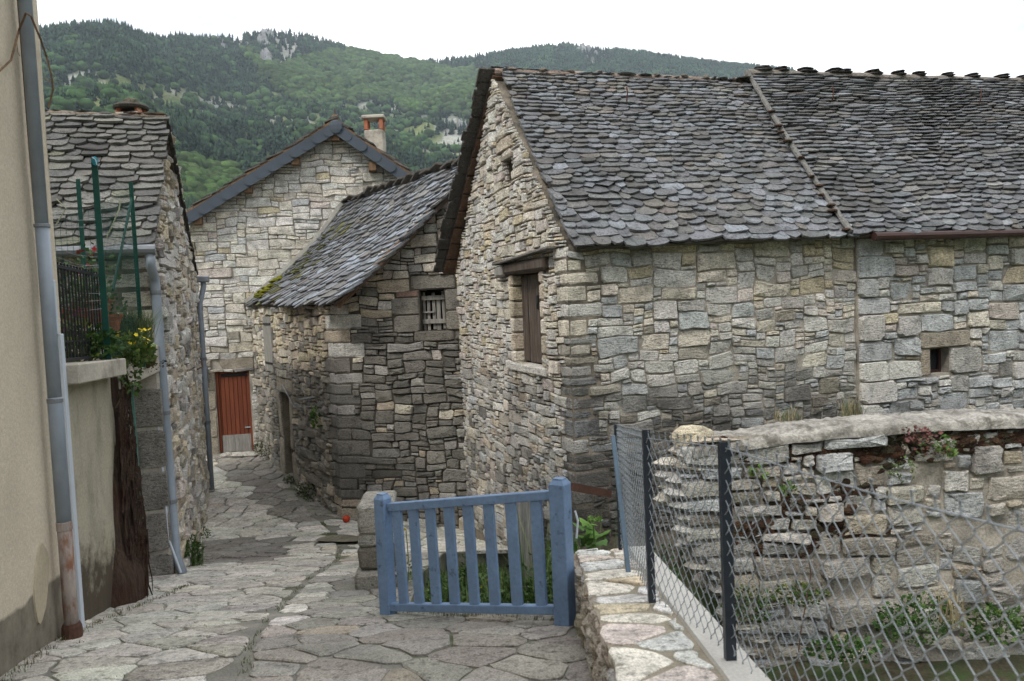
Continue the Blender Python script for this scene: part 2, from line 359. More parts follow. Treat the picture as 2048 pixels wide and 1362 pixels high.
def stone_geo(fr, u0, z0, u1, z1, r, seed, joint=0.012, depth=0.035, warp=0.018, rough=1.0, back=-0.02, flat=False, cutk=1.0):
    """one rubble stone as an irregular rounded block on a wall frame"""
    w, h = u1-u0, z1-z0
    jl, jr, jb, jt = [joint*(0.35+0.9*r.random()) for _ in range(4)]
    a, b_, c, d = u0+jl, z0+jb, u1-jr, z1-jt
    if c-a < 0.012: a, c = u0+w*.2, u1-w*.2
    if d-b_ < 0.012: b_, d = z0+h*.2, z1-h*.2
    w, h = c-a, d-b_; m = min(w, h)
    P = []
    def cut(): return m*(0.05+0.20*r.random()**1.5)*cutk
    c1, c2, c3, c4 = cut(), cut(), cut(), cut()
    k = 0.035*m*rough
    P += [(a+c1, b_), (a+w*(.4+.2*r.random()), b_+k*r.uniform(-1, 1)), (c-c2, b_)] if w > 1.5*h else [(a+c1, b_), (c-c2, b_)]
    P += [(c, b_+c2*.8)]
    if h > 0.09: P += [(c+k*r.uniform(-1, 1), b_+h*(.4+.2*r.random()))]
    P += [(c, d-c3*.8), (c-c3, d)]
    if w > 1.2*h: P += [(a+w*(.4+.2*r.random()), d+k*r.uniform(-1, 1))]
    P += [(a+c4, d), (a, d-c4*.8), (a, b_+c1*.8)]
    Q = []
    for u, z in P:
        u += r.uniform(-1, 1)*k; z += r.uniform(-1, 1)*k
        q = fr.p(u, z); s = 2.6
        du = noise.noise(Vector((q.x*s, q.y*s, q.z*s+seed)))*warp*1.6
        dz = noise.noise(Vector((q.x*s+31, q.y*s, q.z*s+seed)))*warp*1.6
        Q.append((u+du, z+dz))
    n = len(Q); cu = sum(q[0] for q in Q)/n; cz = sum(q[1] for q in Q)/n
    D = depth*(0.45+1.0*r.random()); tu = r.uniform(-1, 1)*0.10*rough; tz = r.uniform(-1, 1)*0.12*rough
    v = [fr.p(u, z, back) for u, z in Q]
    v += [fr.p(cu+(u-cu)*.985, cz+(z-cz)*.985, D*.55+(u-cu)*tu+(z-cz)*tz) for u, z in Q]
    ins = 1-min(0.26, 0.010/max(m, .03)+0.05)
    v += [fr.p(cu+(u-cu)*ins, cz+(z-cz)*ins, D*(1 if flat else r.uniform(.72, 1.12))+(u-cu)*tu+(z-cz)*tz) for u, z in Q]
    v += [fr.p(cu+r.uniform(-.15, .15)*w, cz+r.uniform(-.15, .15)*h, D*(1 if flat else r.uniform(.8, 1.3)))]
    f = []
    for i in range(n):
        j = (i+1) % n
        f.append((i, j, n+j, n+i)); f.append((n+i, n+j, 2*n+j, 2*n+i)); f.append((2*n+i, 2*n+j, 3*n))
    if fr.U.cross(Vector((0, 0, 1))).dot(fr.N) < 0: f = [q[::-1] for q in f]
    return v, f

class Pieces:
    """collects alike pieces of one thing; the largest in the picture become parts, the rest one stuff part"""
    def __init__(s, name, rest_name, m, limit=300): s.name, s.rest, s.m, s.limit, s.L = name, rest_name, m, limit, []
    def add(s, v, f, col, parent, hidden=False, normal=None):
        c = sum((Vector(q) for q in v), Vector())/len(v); px, py, d = proj(c)
        if isinstance(col, list): cols = col
        else: cols = [col]*len(v)
        n = len(v)
        xs = [proj(Vector(q)) for q in (v[0], v[n//4], v[n//2], v[3*n//4], v[-1], v[n//3], v[2*n//3])]
        ar = (max(x[0] for x in xs)-min(x[0] for x in xs))*(max(x[1] for x in xs)-min(x[1] for x in xs)) if d > 0.3 else 0
        if not (0 < px < 2048 and 0 < py < 1362) or hidden: ar *= 0.0001
        s.L.append((ar, v, f, cols, parent))
    def build(s, root, limit=None, minarea=60):
        s.L.sort(key=lambda q: -q[0]); lim = limit or s.limit
        mb = MB()
        for k, (ar, v, f, cols, parent) in enumerate(s.L):
            if k < lim and ar > minarea: mesh_obj(s.name, v, f, s.m, parent, cols)
            else: mb.add(v, f, cols)
        if mb.v:
            o = mb.build(s.rest, s.m, root); o['kind'] = 'stuff'
        return s

def panel(name, fr, breaks, bottom, top, m, parent, openings=(), thick=0.45, w0=0.0):
    """thick wall with rectangular openings; top() and bottom() are piecewise linear in u"""
    mb = MB(); us = sorted(set([round(b, 4) for b in breaks]+[round(x, 4) for o in openings for x in (o[0], o[2])]))
    us = [u for u in us if breaks[0]-1e-3 <= u <= breaks[-1]+1e-3]
    for a, b in zip(us, us[1:]):
        mid = (a+b)/2; ops = sorted([o for o in openings if o[0] < mid < o[2]], key=lambda o: o[1])
        segs = []; lo = (bottom(a), bottom(b))
        for o in ops: segs.append((lo, (o[1], o[1]))); lo = (o[3], o[3])
        segs.append((lo, (top(a), top(b))))
        for (l0, l1), (h0, h1) in segs:
            if h0-l0 < 1e-4 and h1-l1 < 1e-4: continue
            v = [fr.p(a, l0, w0), fr.p(b, l1, w0), fr.p(b, h1, w0), fr.p(a, h0, w0)]
            v += [q-fr.N*thick for q in v]
            f = [(0, 1, 2, 3), (7, 6, 5, 4), (0, 4, 5, 1), (3, 2, 6, 7), (0, 3, 7, 4), (1, 5, 6, 2)]
            mb.add(v, f)
    return mb.build(name, m, parent)

def wpick(r, pal):
    t = r.random()*sum(p[0] for p in pal)
    for w, c in pal:
        t -= w
        if t <= 0: break
    k = r.uniform(0.90, 1.10); g = sum(c)/3
    return tuple((x*.85+g*.15)*k*r.uniform(0.985, 1.015) for x in c)
CREAM = (0.58, 0.53, 0.435); PALE = (0.565, 0.545, 0.50); BLUE = (0.44, 0.455, 0.455); PINK = (0.53, 0.47, 0.415)
OCHRE = (0.53, 0.455, 0.31); GREY = (0.42, 0.405, 0.375); DARK = (0.24, 0.23, 0.21); BROWN = (0.33, 0.295, 0.24); TAN = (0.50, 0.425, 0.325)

def masonry(P, fr, uc, zc, ok, size, colour, parent, r, du=0.05, dv=0.04, hid=None, **kw):
    """fill wall region with stones. uc=(u0,u1) zc=(z0,z1)"""
    seed = r.random()*50
    for (a, b, c, d) in pack(uc[1]-uc[0], zc[1]-zc[0], du, dv, lambda u, z, r_: size(u+uc[0], z+zc[0], r_), lambda u, z: ok(u+uc[0], z+zc[0]), r):
        u0, z0, u1, z1 = a+uc[0], b+zc[0], c+uc[0], d+zc[0]
        v, f = stone_geo(fr, u0, z0, u1, z1, r, seed, **kw)
        cu, cz = (u0+u1)/2, (z0+z1)/2
        col, al = colour(cu, cz, r)
        pr = proj(fr.p(cu, cz))
        P.add(v, f, (*col, al), parent, hidden=bool(hid and hid(pr[0], pr[1])))

def block(P, fr, u0, z0, u1, z1, col, al, parent, r, depth=0.05, joint=0.008, **kw):
    v, f = stone_geo(fr, u0, z0, u1, z1, r, 3.3, joint=joint, depth=depth, warp=0.004, rough=0.35, flat=True, **kw)
    P.add(v, f, (*col, al), parent)

def quoins(P, A, B, uA, uB, z0, z1, dirA, dirB, colour, parent, r, hmin=0.13, hmax=0.26, long=0.42, short=0.2, proud=0.03, hid=None, jitter=0.012, depth=0.2):
    """corner blocks shared by walls A and B; returns reserved extents per height"""
    z = z0; k = 0; res = []
    while z < z1-0.06:
        h = min(r.uniform(hmin, hmax), z1-z)
        la, lb = (long*r.uniform(.75, 1.15), short*r.uniform(.8, 1.2)) if k % 2 == 0 else (short*r.uniform(.8, 1.2), long*r.uniform(.7, 1.1))
        corner = A.p(uA, 0); g = 0.006
        ax, bx = A.U*dirA, B.U*dirB
        za, zb = z+g, z+h-g
        pr = proud*r.uniform(.5, 1.3)
        o = corner + A.N*pr*1.0 + B.N*pr*1.0
        def pt(i, j, zz): return o + ax*(la if i else 0) + bx*(lb if j else 0) + Vector((0, 0, zz))
        base = []
        c_ = min(0.03, h*.2)
        # plan outline: corner chamfered, then along A, inside, along B
        plan = [o+ax*c_*.7*r.random()+ax*.008, o+ax*la*.5+A.N*r.uniform(-.3, 1)*jitter, o+ax*la, o+ax*la+bx*lb*.9-A.N*.1, o+bx*lb, o+bx*lb*.5+B.N*r.uniform(-.3, 1)*jitter, o+bx*c_*.7*r.random()+bx*.008]
        cen = o+ax*la*.5+bx*lb*.5
        v = []
        for lev, (zz, sh) in enumerate(((za, c_*.8), (za+c_*.8, 0), (zb-c_*.8, 0), (zb, c_*.8))):
            for p in plan:
                q = Vector(p); dr = (cen-q); dr.z = 0
                q = q + dr.normalized()*(sh*r.uniform(.6, 1.1)) if sh else q+dr.normalized()*r.uniform(-.4, .6)*jitter
                v.append(Vector((q.x, q.y, zz+r.uniform(-1, 1)*0.004)))
        n = len(plan); f = []
        for l in range(3):
            for i in range(n):
                j = (i+1) % n; f.append((l*n+i, l*n+j, (l+1)*n+j, (l+1)*n+i))
        f.append(tuple(range(n))[::-1]); f.append(tuple(3*n+i for i in range(n)))
        col, al = colour(uA, z+h/2, r)
        pr_ = proj(corner+Vector((0, 0, z+h/2)))
        P.add(v, f, (*col, al), parent, hidden=bool(hid and hid(pr_[0], pr_[1])))
        res.append((z, z+h, la, lb)); z += h; k += 1
    return res
def reserved(res, z, which, u_dist, pad=0.0):
    for a, b, la, lb in res:
        if a <= z < b: return u_dist < (la if which == 0 else lb)+pad
    return False

# ------------------------------------------------------------------ stone roofs
SLATE_PAL = [(6, (0.125, 0.129, 0.134)), (4, (0.145, 0.153, 0.165)), (3, (0.132, 0.129, 0.124)), (1.0, (0.168, 0.176, 0.19)), (.5, (0.15, 0.138, 0.125)), (.5, (0.175, 0.175, 0.168)), (1.5, (0.102, 0.101, 0.10))]
def patch(EL, ER, RL, RR, sag=0.0):
    nrm = (ER-EL).cross(RL-EL).normalized()
    if nrm.z < 0: nrm = -nrm
    W = ((ER-EL).length+(RR-RL).length)/2; L = ((RL-EL).length+(RR-ER).length)/2
    def f(a, s, w=0.0):
        """a 0..1 along the eave, s 0..1 up the slope"""
        p = lerp(lerp(EL, ER, a), lerp(RL, RR, a), s)
        p = p + nrm*(w - sag*math.sin(math.pi*min(1, max(0, s)))*(1) + noise.noise(Vector((a*W*.7, s*L*.7, W)))*0.035)
        return p
    return f, W, L, nrm
def roof_tiles(P, pt, e0, e1, wmin, wmax, parent, r, pal=SLATE_PAL, thick=0.024, hid=None, al=0.15, rows_to=1.0, alf=None, over=0.0, raise_=0.0, rag=0.0):
    f, W, L, nrm = pt
    s = -over; row = 0
    while s < L*rows_to:
        e = lerp(e0, e1, max(0, s)/L)
        a = -0.03-r.random()*wmax*.6
        while a < W+0.02:
            t_ = max(0, s)/L
            w = r.uniform(wmin*.8, wmax*1.1)*lerp(1.12, 0.82, t_)*(1.4 if r.random() < .12 else 1)
            a0, a1 = max(a, -0.03-rag*r.random()), min(a+w, W+0.03+rag*r.random())
            if a1-a0 < wmin*.45: a += w; continue
            g = w*0.012; a0 += g; a1 -= g; hw = (a1-a0)/2; cx = (a0+a1)/2
            ln = min(e*2.1, L-s+e*.6); dy = r.uniform(-.24, .24)*e + e*1.5*noise.noise(Vector((a*1.1, row*.13, W))); lift = r.uniform(0, 0.016)+raise_; rot = r.uniform(-.09, .09)
            dp = e*r.uniform(.12, .66); skew = r.uniform(-.4, .4); pw = r.uniform(1.7, 4.0)
            out = []
            for k in range(7):
                th = k/6; x = -hw+2*hw*th
                q = 1-abs((th-.5)*2+skew*(1-abs(th-.5)*2))**pw
                out.append((x*(0.985), dy+dp*(1-q)+r.uniform(-.03, .03)*e))
            out.append((hw*.96, ln)); out.append((-hw*.96, ln))
            tk = thick*r.uniform(.75, 1.35); top = []; bot = []
            for x, y in out:
                xx = cx+x; yy = s+y+rot*x
                hgt = lerp(0.034+tk, tk*.35, min(1, y/ln)) + lift*(1-y/ln) + (0.008*math.sin((x/hw)*1.5+skew*4))
                top.append(f(xx/W, yy/L, hgt)); bot.append(f(xx/W, yy/L, hgt-tk))
            cxy = f(cx/W, (s+e*.45)/L, 0.036+tk*.8+lift*.7+r.uniform(0, .006))
            n = len(out); v = top+bot+[cxy]
            fc = [(i, (i+1) % n, 2*n) for i in range(n)]
            for i in list(range(6))+[6, 8]:
                j = (i+1) % n; fc.append((i, n+i, n+j, j))
            pc = wpick(r, pal); pr = proj(cxy)
            al_ = al+r.uniform(-.15, .3)
            if alf: pc, al_ = alf(cx/W, s/L, pc, al_, r)
            P.add(v, fc, (*pc, al_), parent, hidden=bool(hid and hid(pr[0], pr[1])))
            a += w
        s += e*r.uniform(.93, 1.07); row += 1
def roof_slab(name, pt, m, parent, th=0.06, a0=0.0, a1=1.0, s1=1.0):
    f, W, L, nrm = pt; v = []; fc = []; nx, ny = 16, 12
    for lev in (0.0, -th):
        for j in range(ny+1):
            for i in range(nx+1): v.append(f(lerp(a0, a1, i/nx), s1*j/ny, lev))
    K = (nx+1)*(ny+1)
    for j in range(ny):
        for i in range(nx):
            q = j*(nx+1)+i; fc.append((q, q+1, q+nx+2, q+nx+1)); fc.append((K+q+nx+1, K+q+nx+2, K+q+1, K+q))
    for j in range(ny):
        for i in (0, nx):
            q = j*(nx+1)+i; fc.append((q, q+nx+1, K+q+nx+1, K+q))
    for i in range(nx):
        for j in (0, ny):
            q = j*(nx+1)+i; fc.append((q, K+q, K+q+1, q+1))
    return mesh_obj(name, v, fc, m, parent)
def lump(c, rx, ry, rz, r, n=8, m=5, j=0.18):
    """irregular rounded stone"""
    c = Vector(c); v = [c-Vector((0, 0, rz))]; f = []
    for a in range(1, m):
        t = math.pi*a/m
        for k in range(n):
            p = 2*math.pi*k/n; q = 1+r.uniform(-j, j)
            v.append(c+Vector((rx*math.sin(t)*math.cos(p)*q, ry*math.sin(t)*math.sin(p)*q, -rz*math.cos(t)*(1+r.uniform(-j, j)*.5))))
    v.append(c+Vector((0, 0, rz)))
    for k in range(n):
        f.append((0, 1+(k+1) % n, 1+k)); f.append((len(v)-1, 1+(m-2)*n+k, 1+(m-2)*n+(k+1) % n))
    for a in range(m-2):
        for k in range(n):
            f.append((1+a*n+k, 1+a*n+(k+1) % n, 1+(a+1)*n+(k+1) % n, 1+(a+1)*n+k))
    return v, f

# ------------------------------------------------------------------ the lane
PROF = [(-4, -1.15), (0, -1.42), (3.4, -1.67), (4.3, -1.82), (5, -2.03), (6.7, -2.40), (8, -2.69), (9.5, -3.04), (11, -3.33), (13.2, -3.63), (15.5, -3.62), (18.7, -3.38), (26, -3.3)]
def H(x, y):
    z = interp(y, PROF)
    # rounded profile
    z = (z + interp(y-.5, PROF) + interp(y+.5, PROF))/3
    if y > 9: z -= max(0, min(1, (x+2.6)/1.8))*0.22*min(1, (y-9)/2.5)
    return z + 0.012*ns(x*1.1, y*1.1, 3)
def lane_right(y):
    return interp(y, [(-3, .37), (4.42, .37), (4.5, .2), (5.12, -.78), (6.9, -.93), (9.3, -.9), (9.55, 2.4), (30, 2.4)])
v = []; f = []; NX = 46; ys = [-3+.18*i for i in range(151)]
for y in ys:
    xr = lane_right(y)
    for i in range(NX+1):
        t = i/NX; x = lerp(-9.5, xr, t); v.append((x, y, H(x, y)))
for j in range(len(ys)-1):
    for i in range(NX):
        q = j*(NX+1)+i; f.append((q, q+1, q+NX+2, q+NX+1))
n0 = len(v)                                                  # retaining face towards the garden
for j, y in enumerate(ys):
    x, _, z = v[j*(NX+1)+NX]; v.append((x+.02, y, z-2.2))
for j in range(len(ys)-1):
    f.append((j*(NX+1)+NX, n0+j, n0+j+1, (j+1)*(NX+1)+NX))
lane = mesh_obj('paved_lane', v, f, M['joint']); lane['kind'] = 'structure'

def clip_poly(poly, p, n):
    out = []
    for i in range(len(poly)):
        a, b = poly[i], poly[(i+1) % len(poly)]
        da = (a[0]-p[0])*n[0]+(a[1]-p[1])*n[1]; db = (b[0]-p[0])*n[0]+(b[1]-p[1])*n[1]
        if da <= 0: out.append(a)
        if (da <= 0) != (db <= 0):
            t = da/(da-db); out.append((a[0]+(b[0]-a[0])*t, a[1]+(b[1]-a[1])*t))
    return out
def voronoi(seeds, r, reach, metric=1.0):
    """cells of irregular paving; metric>1 makes cells longer in x"""
    S = np.array(seeds); res = []
    for i, (x, y) in enumerate(seeds):
        d2 = (S[:, 0]-x)**2+(S[:, 1]-y)**2
        near = [k for k in np.argsort(d2)[1:26]]
        poly = [(x-reach, y-reach), (x+reach, y-reach), (x+reach, y+reach), (x-reach, y+reach)]
        for k in near:
            mx_, my_ = (x+S[k, 0])/2, (y+S[k, 1])/2
            poly = clip_poly(poly, (mx_, my_), (S[k, 0]-x, (S[k, 1]-y)))
            if len(poly) < 3: break
        if len(poly) >= 3: res.append(poly)
    return res
def slab_geo(poly, zf, r, joint=0.013, th=0.014, rough=0.008, tilt=0.01):
    """flagstone from a plan polygon; zf(x, y) is the ground under it"""
    n = len(poly); cx = sum(p[0] for p in poly)/n; cy = sum(p[1] for p in poly)/n
    pts = []
    for i in range(n):
        a, b = poly[i], poly[(i+1) % n]; L = math.hypot(b[0]-a[0], b[1]-a[1])
        if L < .03: continue
        for t in ((.12, .5, .88) if L > .16 else (.2, .8)):
            x, y = lerp(a[0], b[0], t), lerp(a[1], b[1], t); d = math.hypot(x-cx, y-cy)
            k = (d-joint*r.uniform(.8, 1.3))/d if d > 0 else 1
            w = rough*(1.6 if t == .5 else .8)
            pts.append((cx+(x-cx)*k+r.uniform(-w, w), cy+(y-cy)*k+r.uniform(-w, w)))
    n = len(pts)
    if n < 3: return None
    tx, ty = r.uniform(-tilt, tilt), r.uniform(-tilt, tilt); h = th*r.uniform(.7, 1.4)
    def q(x, y, d): return Vector((x, y, zf(x, y)+d+(tx*(x-cx)+ty*(y-cy) if d > 0 else 0)))
    v = [q(x, y, -.03) for x, y in pts]+[q(x, y, h*.55) for x, y in pts]
    v += [q(cx+(x-cx)*.90, cy+(y-cy)*.90, h*r.uniform(.9, 1.1)) for x, y in pts]+[q(cx, cy, h*r.uniform(.9, 1.3))]
    f = []
    for i in range(n):
        j = (i+1) % n
        f += [(i, j, n+j, n+i), (n+i, n+j, 2*n+j, 2*n+i), (2*n+i, 2*n+j, 3*n)]
    return v, f
r = random.Random(5)
sy = .30; seeds = []
y = 1.2; row = 0
while y < 19.5:
    steep = y < 9.6
    step = lerp(.17, .25, min(1, y/9)) if steep else .40
    wx = .40 if steep else .46
    x = -8.0+(row % 2)*wx*.5+r.uniform(-.1, .1)
    while x < 2.4:
        if x < lane_right(y)+.3 and x > -3.2-.30*max(0, y-6)-.6:
            bend = (x+1.2)*(-.16 if steep else .25)         # courses run slightly askew to the fall of the lane
            seeds.append((x+r.uniform(-.11, .11)*(1 if steep else 1.3), y+bend*.5+r.uniform(-.3, .3)*step*(1 if steep else 1.2)))
        x += wx*r.uniform(.75, 1.35)
    y += step*r.uniform(.92, 1.1); row += 1
cells = voronoi(seeds, r, 1.0)
PV = Pieces('flagstone', 'flagstones', M['paving'], 300)
def gutter_x(y): return interp(y, [(0, -.95), (3.4, -1.28), (4.4, -1.55), (5.5, -1.75), (7, -1.95), (8.5, -2.05), (10, -2.35), (11.5, -2.75), (13, -3.35), (15, -4.3), (19, -5.9)])
for poly in cells:
    poly2 = []
    cx = sum(p[0] for p in poly)/len(poly); cy = sum(p[1] for p in poly)/len(poly)
    if cx > lane_right(cy)-.02: continue
    # cut every stone at the drainage joint that runs down the lane
    g = gutter_x(cy); sl = gutter_x(cy+.3)-gutter_x(cy-.3)
    side = 1 if cx > g else -1
    L = math.hypot(.6, sl); nx_, ny_ = .6/L, -sl/L
    poly = clip_poly(poly, (g+side*.022, cy), (-side*nx_, -side*ny_))
    xr = lane_right(cy)
    if cy < 9.2: 
        s2 = lane_right(cy+.15)-lane_right(cy-.15); L2 = math.hypot(.3, s2)
        poly = clip_poly(poly, (xr-.01, cy), (.3/L2, -s2/L2))
    dm = math.hypot(cx+2.56, cy-10.95)
    if dm < .30: continue
    if dm < 1.2: nx2, ny2 = (cx+2.56)/dm, (cy-10.95)/dm; poly = clip_poly(poly, (-2.56+nx2*.335, 10.95+ny2*.335), (-nx2, -ny2))
    if len(poly) < 3: continue
    ar = abs(sum(poly[i][0]*poly[(i+1) % len(poly)][1]-poly[(i+1) % len(poly)][0]*poly[i][1] for i in range(len(poly))))/2
    if ar < .006: continue
    far = cy > 9.4
    flat = far
    sg = slab_geo(poly, H, r, joint=.0075 if not far else .015, th=.012 if not far else .022, rough=.010)
    if not sg: continue
    # dark worn patches: by the left house and along the wall of the middle barn
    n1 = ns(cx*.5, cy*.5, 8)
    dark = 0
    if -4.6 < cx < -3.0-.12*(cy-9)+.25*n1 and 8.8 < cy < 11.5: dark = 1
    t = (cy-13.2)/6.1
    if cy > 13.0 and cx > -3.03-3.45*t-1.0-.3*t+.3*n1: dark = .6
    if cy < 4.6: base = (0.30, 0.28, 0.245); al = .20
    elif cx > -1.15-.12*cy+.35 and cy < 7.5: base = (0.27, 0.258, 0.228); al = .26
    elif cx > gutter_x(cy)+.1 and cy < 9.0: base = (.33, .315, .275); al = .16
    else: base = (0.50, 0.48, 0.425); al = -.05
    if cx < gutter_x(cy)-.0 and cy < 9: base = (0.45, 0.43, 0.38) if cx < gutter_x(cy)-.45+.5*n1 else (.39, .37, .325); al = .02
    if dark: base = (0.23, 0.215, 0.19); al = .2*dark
    k = r.uniform(.82, 1.15)
    base = tuple(b*k*r.uniform(.97, 1.03) for b in base)
    if r.random() < .04 and not dark: base = (base[0]*1.03, base[1]*.95, base[2]*.88)
    PV.add(sg[0], sg[1], (*base, al+.25*n1), lane)
PV.build(lane)

# garden floor below the gate and behind the near wall
def Gz(x, y):
    z = interp(y, [(2, -3.0), (5.0, -2.45), (6.0, -2.60), (8, -3.0), (9.4, -3.22), (10.5, -3.5)]) if x < 1.0 else -3.02
    return z + .05*ns(x*2, y*2, 1)+.03*ns(x*6, y*6, 2)
v = []; f = []
for j in range(45):
    for i in range(51):
        x, y = -.97+i*.2, 1.0+j*.19; v.append((x, y, Gz(x, y)))
for j in range(44):
    for i in range(50):
        q = j*51+i; f.append((q, q+1, q+52, q+51))
g = mesh_obj('garden_ground', v, f, M['earth']); g['kind'] = 'structure'
# plain ground to the foot of the hills
gp = MB(); v = []; f = []
for k in range(36):
    a = 2*math.pi*k/36
    for rr in (28, 160): v.append((rr*math.sin(a), rr*math.cos(a), -4.2))
for k in range(36):
    j = (k+1) % 36; f.append((2*k, 2*k+1, 2*j+1, 2*j))
v2 = [(30*math.sin(2*math.pi*k/36), 30*math.cos(2*math.pi*k/36), -4.3) for k in range(36)]; n = len(v); v += v2; f.append(tuple(n+k for k in range(36)))
gg = mesh_obj('valley_ground', v, f, M['earth']); gg['kind'] = 'structure'
# bank of soil that the right-hand garden wall holds up
mb = MB(); mb.box((5.6, 7.72, -2.4), (3.85, 0, 0), (0, 1.30, 0), (0, 0, .72), (1, 1, 1, 0))
o = mb.build('soil_bank', M['earth']); o['kind'] = 'structure'

# ------------------------------------------------------------------ frames of the buildings
C1 = Vector((.609, 8.2, 0)); d1 = Vector((math.sin(R(71)), math.cos(R(71)), 0)); d2 = Vector((-math.sin(R(19)), math.cos(R(19)), 0))
FB = Frame(C1, d1, -d2)             # long front wall of the right barns, N towards the viewer
GB = Frame(C1, d2, -d1)             # gable of the right barn, U runs away from the viewer, N to the left
GW = 4.34
C2 = Vector((-3.03, 13.2, 0))
SM = Frame(C2, (-3.45, 6.1), (-6.1, -3.45))       # lane side of the middle barn
FM = Frame(C2, (2.22, -.45), (-.45, -2.22))       # its gable facing the viewer
C3 = Vector((-6.6, 18.7, 0))
a80 = R(80)
FA = Frame(C3, (math.sin(a80), math.cos(a80)), (math.cos(a80), -math.sin(a80)))   # gable of the house at the end of the lane
C4 = Vector((-3.56, 7.9, 0))
GL = Frame(C4, (-.3358, .942), (.942, .3358))     # gable of the left house, U away
FL = Frame(C4, (-.948, -.318), (.318, -.948))     # its front, U to the left

# ================================================================== RIGHT BARN (with the loft door)
barn = thing('stone_barn', 'stone barn with a narrow dark wooden loft door high in its pale gable', 'barn', (C1.x, C1.y, -3.3))
uJ = FB.uv(1712, 700)[0]
print('joint at', uJ)
apex_u, apex_z = GW*.5, 0
RW = Frame(C1+d2*GW*.5, d1, -d2)                  # vertical plane through the ridge
ridgeL = RW.h(1006, 147); ridgeR = RW.h(1492, 167)
eaveL = FB.h(1150, 495, .17); eaveR = FB.h(1712, 469, .17)
zr = ridgeL.z; ze = eaveL.z
print('ridge', ridgeL, ridgeR, 'eave', eaveL, eaveR)
PS = Pieces('stone', 'small_stones', M['stone'], 300); PT = Pieces('roof_slate', 'small_roof_slates', M['slate'], 300)
# gable
def gtop(u, z1=None):
    half = GW/2
    return lerp(ze-.02, zr-.10, 1-abs(u-half)/half)
du0, dz0 = GB.uv(1091, 738); du1, dz1 = GB.uv(1034, 722)
dtop = GB.uv(1088, 541)[1]; dbot = (dz0+dz1)/2
DO = (du0, dbot, du1, dtop)
nu0 = GB.uv(1027, 340)[0]; nu1 = GB.uv(1015, 340)[0]; nz0 = GB.uv(1021, 362)[1]; nz1 = GB.uv(1020, 320)[1]
NO = (nu0, nz0, nu1, nz1)
print('door', DO, 'slot', NO)
gw = panel('gable_wall', GB, [0, GW/2, GW], lambda u: -3.7, gtop, M['mortar_mid'], barn, [DO, NO], w0=0.0)
fw = panel('front_wall', FB, [0.452, uJ], lambda u: -3.7, lambda u: lerp(ze+.02, eaveR.z+.02, u/uJ), M['mortar'], barn, [], w0=0.0)
r = random.Random(21)
def hidR(px, py): return (py > 850 and px > 1385) or py > 1130
def col_front(u, z, r):
    n1 = ns(u*.9, z*.9, 4)+r.uniform(-.25, .25)
    lo = (-.62-z+n1*.5)/1.0                       # the lower wall carries the dark crust of lichen
    al = max(-.15, min(.85, .18+.60*lo+.35*max(0, .9-u)*(z < -.45)+r.uniform(-.25, .2)))
    if u > uJ-.02: al -= .16
    if z > -.15: c = wpick(r, [(3, CREAM), (4, PALE), (1.1, OCHRE), (1, PINK), (1, GREY), (.6, BLUE)])
    elif z > -.7: c = wpick(r, [(2, CREAM), (4, PALE), (1, PINK), (1.6, BLUE), (1.4, GREY), (.5, BROWN), (.5, OCHRE)])
    else: c = wpick(r, [(.9, CREAM), (4.2, PALE), (2, BLUE), (2.4, GREY), (.4, DARK), (.3, BROWN)])
    return c, al
def size_front(u, z, r):
    t = r.random()
    b = 1 if t < .22 else 2 if t < .45 else 3 if t < .74 else 4 if t < .92 else 5
    if z < -1.1: b = max(1, b-1)
    a = max(2, int(b*r.uniform(.8, 2.3)+.8))
    return a, b
QB = quoins(PS, FB, GB, 0, 0, -3.6, ze-.06, 1, 1, lambda u, z, r: col_front(u, z, r), barn, r, hmin=.07, hmax=.21, long=.36, short=.20, proud=.008)
def ok_front(u, z): return z < lerp(ze, eaveR.z, u/uJ)-.02 and not reserved(QB, z, 0, u, .0)
masonry(PS, FB, (0, uJ-.01), (-2.6, .62), ok_front, size_front, col_front, fw, r, du=.062, dv=.044, hid=hidR, joint=.008, depth=.026, warp=.032)
def col_gable(u, z, r):
    n1 = ns(u*.9, z*.9, 9)+r.uniform(-.3, .3)
    if z > -1.0: c = wpick(r, [(3, CREAM), (4, PALE), (1.2, PINK), (.7, OCHRE), (.8, GREY), (.6, TAN)]); al = -.08+.25*n1+r.uniform(-.1, .15)
    else: c = wpick(r, [(1, CREAM), (3, PALE), (.8, PINK), (2, GREY), (1, BLUE), (.8, DARK), (.6, TAN)]); al = .30+.40*n1+r.uniform(-.12, .18)+.08*(-1-z)
    return c, al
def size_gable(u, z, r):
    t = r.random(); b = 1 if t < .30 else 2 if t < .66 else 3 if t < .92 else 4
    return max(2, int(b*r.uniform(1.0, 3.0)+.9)), b
def inrect(u, z, o, pad=0.0): return o[0]-pad < u < o[2]+pad and o[1]-pad < z < o[3]+pad
LINT = (DO[0]-.25, DO[3], DO[2]+.28, DO[3]+.16)
def ok_gable(u, z):
    return z < gtop(u)+.03 and not inrect(u, z, DO, .01) and not inrect(u, z, NO) and not inrect(u, z, LINT) and not reserved(QB, z, 1, u)
masonry(PS, GB, (0, GW), (-3.5, zr), ok_gable, size_gable, col_gable, gw, r, du=.05, dv=.040, hid=lambda x, y: y > 1230, joint=.009, depth=.032, warp=.022)
# reveals of the loft door: big pale jamb stones on the far side
z = DO[1]
while z < DO[3]-.04:
    h = min(r.uniform(.14, .24), DO[3]-z)
    for uu, s in ((DO[2], -1), (DO[0], 1)):
        mb = MB(); cc = wpick(r, [(3, TAN), (2, CREAM), (1, OCHRE)])
        v_, f_ = MB(), None
        b = MB(); b.box(GB.p(uu-s*.045, z+h/2, -.16), GB.U*.06, GB.N*.20, Vector((0, 0, h/2-.006)), (*cc, -.1), .02)
        PS.add(b.v, b.f, (*cc, -.05), gw)
    z += h
